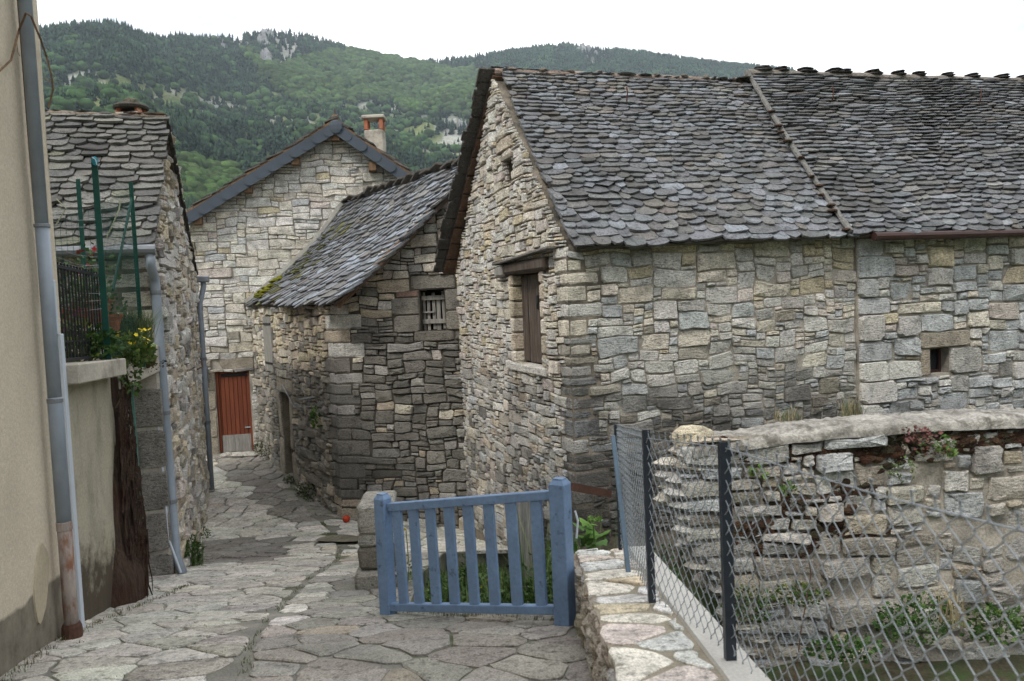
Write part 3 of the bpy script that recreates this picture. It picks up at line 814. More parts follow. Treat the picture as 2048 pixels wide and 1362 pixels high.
# loft door
door = MB(); nb = 4
dd = thing  # (parts below)
dw = (DO[2]-DO[0])
dp = mesh_obj('loft_door', [GB.p(DO[0]+.02, DO[1], -.13), GB.p(DO[2]-.02, DO[1], -.13), GB.p(DO[2]-.02, DO[3], -.13), GB.p(DO[0]+.02, DO[3], -.13)]+[GB.p(DO[0]+.02, DO[1], -.16), GB.p(DO[2]-.02, DO[1], -.16), GB.p(DO[2]-.02, DO[3], -.16), GB.p(DO[0]+.02, DO[3], -.16)], [(0, 1, 2, 3), (7, 6, 5, 4), (0, 4, 5, 1), (3, 2, 6, 7), (0, 3, 7, 4), (1, 5, 6, 2)], M['wood_dark'], barn)
x = DO[0]+.03; k = 0
while x < DO[2]-.05:
    w = min(r.uniform(.10, .17), DO[2]-.03-x)
    b = MB(); b.box(GB.p(x+w/2, (DO[1]+DO[3])/2+r.uniform(-.01, .015), -.105+r.uniform(-.006, .006)), GB.U*(w/2-.005), GB.N*.014, Vector((0, 0, (DO[3]-DO[1])/2-.02)), bev=.004)
    b.build('plank', M['wood_grey'] if k == 0 else M['wood_dark'], dp); x += w; k += 1
b = MB(); b.box(GB.p(DO[0]+dw*.38, DO[3]-.32, -.08), GB.U*.03, GB.N*.015, Vector((0, 0, .05)), bev=.006); b.box(GB.p(DO[0]+dw*.38, DO[3]-.40, -.075), GB.U*.018, GB.N*.012, Vector((0, 0, .035)), bev=.004)
b.build('lock', M['iron'], dp)
b = MB(); b.box(GB.p((LINT[0]+LINT[2])/2+.02, DO[3]+.075, -.06), GB.U*((LINT[2]-LINT[0])/2+.02), GB.N*.14, Vector((0, 0, .07)), bev=.03)
o = b.build('lintel_beam', M['wood_dark'], barn)
b = MB(); b.box(GB.p(LINT[2]+.0, DO[3]+.055, .03), GB.U*.12, GB.N*.09, Vector((0, 0, .075)), bev=.03); b.build('lintel_beam_end', M['wood_grey'], barn)
b = MB()
a0 = GB.p(LINT[0]-.28, DO[3]+.23, .05); a1 = GB.p(LINT[2]+.14, DO[3]+.155, .06)
b.bar(a0, a1, .16, .03, bev=.008, col=(.16, .15, .135, .2)); b.build('drip_ledge', M['slate'], barn).data.color_attributes.active_color
b = MB(); b.box(GB.p((DO[0]+DO[2])/2, DO[1]-.05, -.08), GB.U*(dw/2+.12), GB.N*.14, Vector((0, 0, .05)), (*PALE, .2), .015)
PS.add(b.v, b.f, (*PALE, .2), gw)
b = MB(); b.box(GB.p((NO[0]+NO[2])/2, (NO[1]+NO[3])/2, -.18), GB.U*.2, GB.N*.02, Vector((0, 0, .2)), (*TAN, .1)); b.build('slot_back', M['stone'], barn)
b = MB(); b.box(GB.p((NO[0]+NO[2])/2, NO[3]+.035, .01), GB.U*.2, GB.N*.05, Vector((0, 0, .03)), (*BROWN, .3), .008); PS.add(b.v, b.f, (*BROWN, .3), gw)
# roof, front slope
ptA = patch(eaveL, eaveR, ridgeL, ridgeR, sag=-.05+.09)
roof = roof_slab('roof', ptA, M['mortar_dark'], barn, .03, a0=.008)
def alA(a, s, pc, al, r):
    if r.random() < .08: pc = (.195, .21, .23)
    if s > .85 and r.random() < .15: pc = (.16, .145, .13)
    return pc, al
roof_tiles(PT, ptA, .122, .074, .13, .26, roof, r, alf=alA, over=.03, al=.12, hid=lambda x, y: x > 1700)
PT.build(barn)
# rear slope with the dark verge that projects past the gable
vR = Frame(C1+d2*0-d1*.28, d2, -d1)
rTop = ridgeL-d1*.15+Vector((0, 0, .02)); rE = C1+d2*(GW+.20)-d1*.20+Vector((0, 0, .50))
q = d1*(uJ+.3)
print('rear eave px', proj(rE), proj(rTop))
ptB = patch(rE+q, rE, rTop+q, rTop)
rb = roof_slab('rear_roof', ptB, M['wood_dark'], barn, .04)
PT2 = Pieces('verge_slate', 'rear_roof_slates', M['slate'], 60)
fB, WB, LB, nB = ptB
roof_tiles(PT2, ptB, .15, .10, .22, .34, rb, r, al=.5, hid=lambda x, y: x > 1010)
for k in range(34):                                          # ragged slate ends along the verge
    s = (k+.5)/34; p0 = fB(1.0, s, .0)
    b = MB(); b.box(p0+(-d1)*r.uniform(.0, .05)+nB*r.uniform(.0, .03)-nB*.0, (-d1)*r.uniform(.10, .16), (fB(1, min(1, s+.02))-fB(1, max(0, s-.02))).normalized()*r.uniform(.06, .10), nB*r.uniform(.012, .022), (.07, .066, .06, .4), .006)
    PT2.add(b.v, b.f, (.075, .07, .065, .4), rb)
PT2.build(barn)
for k in range(11):                                          # brown boards under the projecting verge
    s0, s1 = k/11+.004, (k+1)/11-.008
    p0 = fB(1.0, s0, -.065)+d1*.10; p1 = fB(1.0, s1, -.065)+d1*.10
    b = MB(); b.box((p0+p1)/2+nB*r.uniform(-.012, .004), (p1-p0)/2, d1*.10, nB*.012, bev=.004)
    b.build('eaves_board', M['wood_ochre'], barn)
b = MB(); b.bar(fB(1.0, .02, -.12)+d1*.2, fB(1.0, .98, -.12)+d1*.2, .07, .09, bev=.01); b.build('verge_rafter', M['wood_brown'], barn)
# ridge: mortar roll with reddish tiles and bumps
def ridge(name, a, b_, rad, m, parent, r, bumps=10, bc=(.30, .25, .20), capm='stone_soft', lumps=None, dz=.03, cap=(.20, .17, .14)):
    pts = []; n = 60; rs = []
    for i in range(n+1):
        t = i/n; p = lerp(a, b_, t); rs.append(rad*(1+.16*ns(t*17, 3, rad*40))); pts.append(p+Vector((0, 0, dz+.012*ns(t*9, 1))))
    mb = MB(); mb.tube(pts, rs, 10, (*bc, .2)); mb.build(name, m, parent)
    for i in range(bumps):
        t = (i+.5+r.uniform(-.12, .12))/bumps; p = lerp(a, b_, t)
        v, f = lump(p+Vector((0, 0, dz+rad*.75)), .07*r.uniform(.8, 1.3), .08, .03*r.uniform(.7, 1.3), r)
        mesh_obj('ridge_lump', v, f, M[capm], parent, [(*cap, .5)]*len(v))
ridge('ridge_mortar', ridgeL-d1*.12, ridgeR, .05, M['stone_soft'], barn, r, 9, bc=(.26, .20, .165), dz=.015)
# iron hook on the roof
def hook(f, a, s, parent):
    p = f(a, s, .06); b = MB(); b.tube([p, p+Vector((.0, -.04, .05)), p+Vector((0.01, -.05, .13)), p+Vector((0.0, -.045, .2))], .009, 6); b.build('roof_hook', M['rust'], parent)
fA_ = ptA[0]
def find_as(pt, px, py):
    best = None
    for i in range(61):
        for j in range(61):
            q = proj(pt[0](i/60, j/60)); e = (q[0]-px)**2+(q[1]-py)**2
            if best is None or e < best[0]: best = (e, i/60, j/60)
    return best[1], best[2]
hook(fA_, *find_as(ptA, 1252, 212), barn)
# plain rear and inner walls close the volume
panel('rear_wall', Frame(C1+d2*GW, d1, d2), [0, uJ], lambda u: -3.7, lambda u: ze-.05, M['mortar_mid'], barn, thick=.4)
PS.build(barn)

# ================================================================== FAR RIGHT BARN
barn2 = thing('stone_barn', 'stone barn with bluish blocks and one tiny square window beside the straight joint', 'barn', tuple(FB.p(uJ, -3.3)))
uE = 12.5
PS = Pieces('stone', 'small_stones', M['stone'], 300); PT = Pieces('roof_slate', 'small_roof_slates', M['slate'], 300)
wu0, wz0 = FB.uv(1856, 748); wu1, wz1 = FB.uv(1893, 694)
WO = (wu0, wz0, wu1, wz1); print('small window', WO)
r2L = RW.h(1494, 150); r2R0 = RW.h(2046, 166); dirR = (r2R0-r2L).normalized(); r2R = r2L+dirR*((r2R0-r2L).length*1.25)
e2L = FB.h(1700, 470, .22); e2R0 = FB.h(2046, 461, .22); e2R = e2L+(e2R0-e2L)*1.4
fw2 = panel('front_wall', FB, [uJ+.003, uE], lambda u: -3.7, lambda u: e2L.z+.03, M['mortar'], barn2, [WO], w0=.035)
r = random.Random(33)
F2 = Frame(FB.p(0, 0, .035), FB.U, FB.N)
lint = (FB.uv(1833, 690)[0], WO[3]+.004, FB.uv(1933, 690)[0], WO[3]+.004+(FB.uv(1880, 657)[1]-FB.uv(1880, 690)[1]))
jr = (WO[2], WO[1]-.03, FB.uv(1955, 720)[0], WO[3]); jl = (FB.uv(1832, 720)[0], WO[1]-.02, WO[0], WO[3])
jq = []
z = -2.6; k = 0
while z < e2L.z-.05:                                        # big quoins of the straight joint
    h = min(r.uniform(.14, .34), e2L.z-z); w = r.uniform(.28, .42) if k % 2 else r.uniform(.42, .62)
    jq.append((uJ+.005, z, uJ+w, z+h)); z += h; k += 1
def ok2(u, z):
    return not any(inrect(u, z, o) for o in [WO, lint, jr, jl]) and not any(inrect(u, z, o) for o in jq)
def size2(u, z, r):
    t = r.random(); b = 1 if t < .22 else 2 if t < .42 else 3 if t < .62 else 5 if t < .84 else 6
    return max(2, int(b*r.uniform(1.0, 2.2)+1)), b
def col2(u, z, r):
    c, al = col_front(u, z+.35, r)
    if r.random() < .38 and z < .1: kk = r.uniform(.88, 1.08); c = tuple(x*kk for x in BLUE)
    return c, al-.02
for o in jq:
    block(PS, F2, *o, wpick(r, [(3, BLUE), (3, PALE), (1, GREY)]), .12+.12*max(0, -.8-o[1]), fw2, r, depth=.05)
for o, c in ((lint, BROWN), (jr, GREY), (jl, (.33, .28, .22))): block(PS, F2, *o, c, .12, fw2, r, depth=.03)
masonry(PS, F2, (uJ, 9.6), (-2.2, e2L.z), ok2, size2, col2, fw2, r, du=.060, dv=.046, hid=lambda x, y: y > 835, joint=.012, depth=.042, warp=.022)
# little window
wf = MB(); wcx, wcz = (WO[0]+WO[2])/2, (WO[1]+WO[3])/2; hw, hh = (WO[2]-WO[0])/2, (WO[3]-WO[1])/2
for s in (-1, 1):
    wf.box(F2.p(wcx+s*(hw-.018), wcz, -.14), F2.U*.018, F2.N*.02, Vector((0, 0, hh)), bev=.003)
    wf.box(F2.p(wcx, wcz+s*(hh-.018), -.14), F2.U*(hw-.036), F2.N*.019, Vector((0, 0, .018)), bev=.003)
win = wf.build('window_frame', M['gutter_brown'], barn2)
b = MB(); b.box(F2.p(wcx, wcz, -.15), F2.U*hw*.9, F2.N*.004, Vector((0, 0, hh*.9))); b.build('pane', M['glass'], win)
b = MB(); b.box(F2.p(wcx, wcz, -.47), F2.U*(hw+.1), F2.N*.01, Vector((0, 0, hh+.1))); b.build('painted_dark_backing', M['painted_dark'], barn2)  # near-black sheet: the darkness behind the pane is painted
ptC = patch(e2L, e2R, r2L, r2R, sag=.06)
roof2 = roof_slab('roof', ptC, M['wood_dark'], barn2, .05)
def alC(a, s, pc, al, r):
    k = .85 if r.random() < .8 else 1.25
    return tuple(x*k for x in pc), al
roof_tiles(PT, ptC, .130, .076, .17, .34, roof2, r, alf=alC, over=.03, al=.16, hid=lambda x, y: x > 2040, raise_=.01)
PT.build(barn2)
ptD = patch(e2R+d2*(GW+.45), e2L+d2*(GW+.45), r2R, r2L); roof_slab('rear_roof', ptD, M['slate'], barn2, .06)
# seam between the two roofs: mortar bead with brown moss cushions
sm = MB(); pts = []
for i in range(31):
    t = i/30; pts.append(lerp(e2L, r2L, t)+ptC[3]*(.05-.06*math.sin(math.pi*t)*0)+FB.U*(-.02+.012*ns(t*12, 2))-ptC[3]*.04*math.sin(math.pi*t))
sm.tube(pts, [.034*(1+.4*ns(i*.7, 5)) for i in range(31)], 8, (.165, .16, .15, .2)); sm.build('roof_seam_mortar', M['stone_soft'], barn2)
for t in (.03, .10, .13, .20, .24, .31, .42, .50, .56, .63, .70):
    p = lerp(e2L, r2L, t+r.uniform(-.02, .02))+FB.U*r.uniform(-.11, -.04)+ptC[3]*.05
    v, f = lump(p, .055*r.uniform(.7, 1.3), .05, .020, r); mesh_obj('moss_cushion', v, f, M['moss'], barn2, [(.075, .045, .03, 1)]*len(v))
ridge('ridge_mortar', r2L, r2R, .068, M['stone_soft'], barn2, r, 0, bc=(.21, .185, .16), dz=.01)
px_caps = [(1525, 1.3), (1560, .9), (1612, 1.3), (1668, 1.25), (1688, .9), (1745, 1.15), (1795, .9), (1838, .95), (1893, .9), (1943, .9), (2003, 1), (2044, 1), (2095, 1), (2150, 1)]
for px, k in px_caps:
    pr_ = RW.h(px, 156); t = (pr_-r2L).length/(r2R-r2L).length; p = lerp(r2L, r2R, t)
    for q_ in range(2):
        v, f = lump(p+Vector((r.uniform(-.03, .03), 0, .075+.035*q_)), .13*k*(1-.2*q_), .12, .019*k, r, 9, 5, .2)
        mesh_obj('ridge_stone', v, f, M['slate'], barn2, [(.085, .08, .075, .5)]*len(v))
for px, py in ((1662, 208), (1950, 212)): hook(ptC[0], *find_as(ptC, px, py), barn2)
g0 = FB.h(1748, 473, .30); g1 = FB.h(2046, 466, .30); g1 = g0+(g1-g0)*1.3
b = MB()
for i in range(9):
    pass
b.tube([g0, g1], .05, 10); b.build('rain_gutter', M['gutter_brown'], barn2)
PS.build(barn2)

# ================================================================== MIDDLE BARN
mid = thing('stone_barn', 'dark grey stone barn at the lane corner with one boarded window and mossy roof', 'barn', (C2.x, C2.y, -3.6))
PS = Pieces('stone', 'small_stones', M['stone'], 300); PT = Pieces('roof_slate', 'small_roof_slates', M['slate'], 300)
r = random.Random(44)
E0 = SM.h(669, 604, .16); E1 = hit(497, 609, C3, FA.N)+Vector((0, 0, 0))
F2o = Frame(C2+FM.N*.14, FM.U, FM.N)
Rn = F2o.h(944, 326); Rf = hit(692, 409, C3, FA.N)
ptM = patch(E1, E0, Rf, Rn, sag=.14)
uw0, zw0 = FM.uv(842, 662); uw1, zw1 = FM.uv(888, 578)
WM = (uw0, zw0, uw1, zw1)
au, az = FM.uv(932, 345); eu, ez = FM.uv(668, 608)
def ftop(u): return lerp(ez, az, u/au)-.03 if u < au else az-.03-(u-au)*1.1
fm = panel('gable_wall', FM, [0, au, au+.5], lambda u: -4.2, ftop, M['mortar_dark'], mid, [WM])
SL = 6.95
su0, sz0 = SM.uv(553, 745); su1, sz1 = SM.uv(530, 632)
WS = (su0, sz0, su1, sz1)
pu0, pz0 = SM.uv(589, 940); pu1, pz1 = SM.uv(563, 780)
WD = (pu0, -3.9, pu1, pz1)
sm_ = panel('side_wall', SM, [.452, SL], lambda u: -4.2, lambda u: lerp(ez, E1.z, u/SL)-.03, M['mortar_mid'], mid, [WS, WD])
def colm(u, z, r):
    top = (z-(-.2))/.9+ .25*ns(u, z, 5)
    pale = .97 if z > .30-u*.12+ .15*r.uniform(-1, 1) or u < .45 and z > -1.0 else (.35 if z > -.35 else .04)
    if z > .75: pale = max(pale, .8)
    if r.random() < pale*.9: return wpick(r, [(3, CREAM), (3, PALE), (1, PINK), (1.4, TAN)]), r.uniform(-.3, -.02)
    c = wpick(r, [(4, (.22, .208, .183)), (3, (.27, .252, .22)), (1.5, DARK), (1, GREY), (.3, TAN), (.15, PALE)])
    return c, r.uniform(.15, .50)
def sizem(u, z, r):
    t = r.random(); b = 1 if t < .2 else 2 if t < .55 else 3 if t < .88 else 4
    return max(2, int(b*r.uniform(1.0, 2.7)+.9)), b
lintm = (FM.uv(822, 575)[0], zw1+.005, FM.uv(906, 575)[0]+.05, zw1+.005+.24)
silm = (uw0-.12, zw0-.17, uw1+.14, zw0-.006)
jm = [(uw1+.005, zw0, uw1+.42, zw0+.32), (uw1+.005, zw0+.325, uw1+.42, zw1), (uw0-.46, zw0-.02, uw0-.006, zw0+.27), (uw0-.50, zw0+.275, uw0-.006, zw0+.56), (uw0-.40, zw0+.565, uw0-.006, zw1+.0)]
def colq(u, z, r):
    if z > -.75: return wpick(r, [(3, PALE), (2, CREAM), (1, TAN)]), r.uniform(0, .25)
    if z < -3.25: return wpick(r, [(3, TAN), (2, (.42, .34, .26))]), .05
    return wpick(r, [(3, (.22, .205, .18)), (2, DARK), (2, GREY)]), r.uniform(.2, .45)
QM = quoins(PS, FM, SM, 0, 0, -3.95, ez-.1, 1, 1, colq, mid, r, hmin=.12, hmax=.27, long=.50, short=.30, proud=.008)
def okm(u, z): return z < ftop(u)+.02 and not any(inrect(u, z, o) for o in [WM, lintm, silm]+jm) and not reserved(QM, z, 0, u)
for o, c, a in [(lintm, (.23, .215, .185), .2), (silm, (.20, .185, .16), .25), (jm[0], (.27, .25, .215), .1), (jm[1], (.24, .225, .2), .15), (jm[2], (.22, .205, .18), .15), (jm[3], (.21, .2, .175), .2), (jm[4], (.25, .17, .14), .1)]:
    block(PS, FM, *o, c, a, fm, r, depth=.03)
masonry(PS, FM, (0, au+.45), (-4.1, az), okm, sizem, colm, fm, r, du=.064, dv=.052, joint=.011, depth=.05, warp=.035)
def cols(u, z, r):
    t = z+.1+.35*ns(u*1.2, z*1.2, 6)
    if t > -1.0 and r.random() < .85: return wpick(r, [(3, TAN), (2.5, OCHRE), (2, CREAM), (1, PINK), (.6, BROWN)]), r.uniform(-.1, .18)
    return wpick(r, [(3, (.25, .23, .195)), (2, (.31, .285, .24)), (1.5, DARK), (1, BROWN), (.5, TAN)]), r.uniform(.02, .3)
def sizes(u, z, r):
    t = r.random(); b = 1 if t < .35 else 2 if t < .8 else 3
    return max(2, int(b*r.uniform(1.0, 2.8)+.9)), b
jamb = [(pu0-.34, -3.7, pu0-.01, -2.9), (pu1+.01, -3.6, pu1+.40, -2.75), (pu1+.01, -2.74, pu1+.34, pz1), (pu0-.30, -2.88, pu0-.01, pz1), (pu0-.35, pz1+.005, pu1+.4, pz1+.27)]
def oks(u, z): return z < lerp(ez, E1.z, u/SL)-.02 and not any(inrect(u, z, o) for o in [WS, WD]+jamb) and not reserved(QM, z, 1, u)
for o in jamb: block(PS, SM, *o, (.27, .24, .195), .12, sm_, r, depth=.035)
masonry(PS, SM, (0, SL), (-3.9, ez), oks, sizes, cols, sm_, r, du=.075, dv=.062, joint=.012, depth=.05, warp=.03)
# boarded window
wb = MB(); wb.box(FM.p((uw0+uw1)/2, (zw0+zw1)/2, -.42), FM.U*.5, FM.N*.01, Vector((0, 0, .5))); wb.build('painted_dark_backing', M['painted_dark'], mid)  # black backing gives the boarded opening its shade by colour
ww = uw1-uw0; wh = zw1-zw0
for k, (a, w, t0, t1, ln) in enumerate([(.02, .10, 0, .95, .0), (.17, .12, 0, .86, .02), (.40, .13, .02, .93, -.02), (.55, .16, .0, .80, .02), (.80, .10, .03, .96, -.03)]):
    b = MB(); p0 = FM.p(uw0+ww*(a+w/2), zw0+wh*t0, -.16); p1 = FM.p(uw0+ww*(a+w/2)+ln*ww, zw0+wh*t1, -.16)
    b.bar(p0, p1, .02, ww*w, up=FM.U, bev=.004); b.v = b.v; b.build('upright_board', M['wood_grey'], mid)
for t, h, s in ((.80, .11, .94), (.22, .11, .98), (.45, .04, .5)):
    b = MB(); b.box(FM.p(uw0+ww*s/2, zw0+wh*t, -.125), FM.U*ww*s/2, FM.N*.012, Vector((0, 0, wh*h/2))+FM.U*.0, bev=.004); b.build('cross_board', M['wood_grey'], mid)
# lane-side shutter with strap hinges
sw, sh = su1-su0, sz1-sz0
for k in range(2):
    b = MB(); b.box(SM.p(su0+sw*(.25+.5*k), (sz0+sz1)/2, .045), SM.U*(sw*.25-.006), SM.N*.02, Vector((0, 0, sh/2-.01)), bev=.005)
    b.build('shutter_board', M['wood_grey'], mid)
for t in (.16, .86):
    b = MB(); b.box(SM.p(su0+sw*.45, sz0+sh*t, .075), SM.U*sw*.42, SM.N*.008, Vector((0, 0, .022)), bev=.003); b.build('strap_hinge', M['iron'], mid)
b = MB(); b.box(SM.p((pu0+pu1)/2, (pz1-3.9)/2, -.28), SM.U*((pu1-pu0)/2), SM.N*.02, Vector((0, 0, (pz1+3.9)/2))); b.build('low_door', M['wood_dark'], mid)
b = MB(); b.box(SM.p(pu0+.06, -3.2, -.03), SM.U*.035, SM.N*.05, Vector((0, 0, .5)), bev=.005); b.build('door_post', M['rust'], mid)
# wires on the wall
b = MB(); b.tube([SM.p(.9, -1.75, .06), SM.p(1.9, -1.85, .25), SM.p(3.6, -1.55, .06)], .006, 4); b.build('wall_wire', M['galv'], mid)
b = MB(); b.tube([SM.p(1.1, -1.60, .06), SM.p(2.0, -1.72, .12)], .012, 5); b.build('wall_rod', M['galv'], mid)
# roof
roofm = roof_slab('roof', ptM, M['wood_dark'], mid, .05)
def alM(a, s, pc, al, r):
    if a > .6: pc = tuple(x*1.15 for x in pc)
    if r.random() < .08+.12*(a > .7): pc = (.22, .24, .27)
    if a < .35 and s < .75 and r.random() < .22: pc = (.11, .11, .05)
    return pc, al
roof_tiles(PT, ptM, .20, .13, .24, .42, roofm, r, alf=alM, over=.05, al=.1, thick=.03, rag=.04)
PT.build(mid)
# cement flashing against the end house
fM = ptM[0]; b = MB()
b.tube([fM(.005+.012*ns(k*.5, 1), k/20, .05)+FA.N*.05 for k in range(21)], [.10*(1+.25*ns(k*.6, 4)) for k in range(21)], 8); b.build('cement_flashing', M['flashing'], mid)
# bright moss on the lower far corner of the roof
rm = random.Random(3)
for k in range(30):
    t = rm.random(); p = fM(.03+.10*rm.random()*(1-t*.5), .05+.24*t, .09)
    v, f = lump(p, .12*rm.uniform(.5, 1.1), .13*rm.uniform(.6, 1.2), .035, rm, 8, 4, .3)
    mesh_obj('moss_cushion', v, f, M['moss'], mid, [(.17, .17, .012, 1)]*len(v))
for k in range(16):
    p = fM(.05+.22*rm.random(), .30+.4*rm.random(), .085); v, f = lump(p, .07, .08, .02, rm, 7, 4, .3)
    mesh_obj('moss_cushion', v, f, M['moss'], mid, [(.10, .105, .03, 1)]*len(v))
# ridge of tilted slates
for k in range(15):
    t = (k+.5)/15; p = lerp(Rf, Rn, t)+ptM[3]*(.06)
    b = MB(); ax = (Rn-Rf).normalized()
    b.box(p+Vector((0, 0, .03+.03*rm.random())), ax*.16+Vector((0, 0, .05*rm.uniform(.3, 1.5))), FM.U*.14+Vector((0, 0, .04*rm.uniform(-1, 1))), Vector((0, 0, .02)), (.09, .08, .07, .3), .008)
    b.build('ridge_slate', M['slate'], mid)
# barge timbers under the near verge
b = MB(); b.bar(fM(.985, .0, -.09), fM(.985, .93, -.09), .10, .10, bev=.01); b.build('verge_rafter', M['wood_brown'], mid)
b = MB(); b.bar(fM(1.0, .02, -.03), fM(1.0, .55, -.03), .035, .03, bev=.004); b.build('verge_lath', M['wood_ochre'], mid)
b = MB(); b.box(FM.p(.28, ez+.18, -.05), FM.U*.2, FM.N*.08, Vector((0, 0, .10))); b.build('painted_eaves_gap', M['painted_dark'], mid)  # solid near-black block; the shade of a gap is its colour
# right-hand slope
RE = Rn+FM.U*1.6+Vector((0, 0, -1.75)); RE2 = RE+(Rf-Rn)
ptM2 = patch(RE, RE2, Rn, Rf, sag=.05); rr2 = roof_slab('rear_roof', ptM2, M['wood_brown'], mid, .05)
P2 = Pieces('roof_slate', 'rear_roof_slates', M['slate'], 40); roof_tiles(P2, ptM2, .18, .14, .28, .42, rr2, r, al=.3); P2.build(mid)
panel('rear_wall', Frame(C2+FM.U*3.6+Vector((0, 0, 0)), SM.U, -SM.N), [.3, SL], lambda u: -4.2, lambda u: -.4, M['mortar_mid'], mid, thick=.35)
PS.build(mid)

# ================================================================== HOUSE AT THE END OF THE LANE
house = thing('stone_house', 'wide pale stone gable house behind the barns with slate-trimmed verges and a red-brown door', 'house', (C3.x, C3.y, -3.5))
PS = Pieces('stone', 'small_stones', M['stone'], 300); PT = Pieces('roof_slate', 'small_roof_slates', M['slate'], 300)
r = random.Random(55)
LE = FA.h(372, 448); AP = FA.h(672, 262); RE_ = FA.h(850, 388)
lu, ap, ru = [(q-C3).dot(FA.U) for q in (LE, AP, RE_)]
uL, uR = FA.uv(352, 700)[0]-2.2, ru+2.6
slR = (AP.z-RE_.z)/(ru-ap); slL = (AP.z-LE.z)/(ap-lu)
def atop(u): return AP.z-.05-(u-ap)*slR if u > ap else AP.z-.05-(ap-u)*slL
du0, dz0 = FA.uv(443, 905); du1 = FA.uv(505, 900)[0]; dl = FA.uv(433, 745)[0]; dzt = FA.uv(470, 741)[1]; dzm = FA.uv(470, 871)[1]
DA = ((du0+dl)/2-.04, -3.6, du1+.03, dzt)
fa = panel('gable_wall', FA, [uL, ap, uR], lambda u: -4.2, atop, M['mortar'], house, [DA])
lin = (FA.uv(424, 725)[0], dzt+.005, FA.uv(508, 725)[0], FA.uv(470, 716)[1])
aj = []
zz = [-3.6, -2.98, -2.32, -1.85, dzt+.0]
for k in range(4): aj.append((DA[0]-(.30 if k % 2 else .42), zz[k]+.005, DA[0]-.008, zz[k+1]-.005))
def okA(u, z): return z < atop(u)+.02 and not inrect(u, z, DA) and not any(inrect(u, z, o) for o in aj+[lin]) and not (u > 4.2 and z < 0) and u > -1.6
def colA_(u, z, r):
    n1 = ns(u*.5, z*.5, 12)
    k = (z+.4)/1.2+n1*1.5-(u-2)*.12
    if k > 0: return wpick(r, [(3.5, (.60, .555, .47)), (5, (.585, .565, .52)), (.6, PINK), (.4, OCHRE), (.3, BLUE)]), r.uniform(-.2, .03)+.06*(k < .8)
    return wpick(r, [(1, CREAM), (3, PALE), (2, GREY), (1, BROWN), (.8, DARK)]), r.uniform(.0, .26)
def sizeA(u, z, r):
    t = r.random(); b = 1 if t < .35 else 2 if t < .8 else 3
    if z < -1.3: return max(1, int(b*r.uniform(1, 2))), 1 if t < .7 else 2
    return max(2, int(b*r.uniform(1.1, 2.8)+.9)), b
for o in aj+[lin]: block(PS, FA, *o, (.31, .275, .22), .02, fa, r, depth=.02)
masonry(PS, FA, (-1.7, ru+.6), (-3.7, AP.z), okA, sizeA, colA_, fa, r, du=.10, dv=.078, joint=.010, depth=.04, warp=.035)
# door: planked red leaf, grey kick board, strap hinge
dw, dh = DA[2]-DA[0], dzt-dz0
dr = thing  # leaf below
leaf = mesh_obj('door', *(lambda b: (b.v, b.f))((lambda b: (b.box(FA.p((DA[0]+DA[2])/2, (dzt+dz0)/2, -.12), FA.U*(dw/2), FA.N*.015, Vector((0, 0, dh/2))), b)[1])(MB())), M['red_paint'], house)
for k in range(8):
    a = DA[0]+dw*(k+.5)/8; b = MB(); b.box(FA.p(a, (dzt+dzm)/2-.0, -.09), FA.U*(dw/16-.004), FA.N*.014, Vector((0, 0, (dzt-dzm)/2-.01)), bev=.004); b.build('plank', M['red_paint'], leaf)
for s in (0, 1):
    b = MB(); b.box(FA.p(DA[0]+.03 if s == 0 else DA[2]-.02, (dzt+dz0)/2, -.06), FA.U*.03, FA.N*.02, Vector((0, 0, dh/2)), bev=.004); b.build('door_frame', M['red_paint'], leaf)
b = MB(); b.box(FA.p(DA[0]+dw*.53, (dzm+dz0)/2, -.075), FA.U*dw*.44, FA.N*.012, Vector((0, 0, (dzm-dz0)/2+.01)), bev=.004); b.build('kick_board', M['wood_grey'], leaf)
b = MB(); b.box(FA.p(DA[0]+dw*.58, dzt-.11, -.068), FA.U*dw*.42, FA.N*.006, Vector((0, 0, .035)), bev=.003); b.build('strap_hinge', M['iron'], leaf)
b = MB(); b.box(FA.p(DA[2]-.10, dzm+.17, -.06), FA.U*.08, FA.N*.012, Vector((0, 0, .014)), bev=.004); b.build('handle', M['galv'], leaf)
# roof slabs, slates and the slate verge trim
front = FA.N*.30; back = -FA.N*7.5; thk = .10
apx = AP+Vector((0, 0, .22)); lft = FA.h(366, 445)+Vector((0, 0, .10)); rgt = apx+(Vector((FA.U.x, FA.U.y, 0))*(uR-ap)+Vector((0, 0, -(uR-ap)*slR)))
lft = apx+(-FA.U*(ap-lu+.15)+Vector((0, 0, -(ap-lu+.15)*slL)))
ptL = patch(lft+back, lft+front, apx+back, apx+front); ptR = patch(rgt+front, rgt+back, apx+front, apx+back)
rl = roof_slab('roof', ptL, M['wood_brown'], house, .06); rr_ = roof_slab('roof', ptR, M['wood_brown'], house, .06)
for pt_, par in ((ptL, rl), (ptR, rr_)): roof_tiles(PT, pt_, .24, .18, .34, .55, par, r, al=.3, thick=.03, pal=[(1, (.10, .095, .09)), (1, (.15, .13, .11))], rows_to=1.0)
PT.build(house, limit=150)
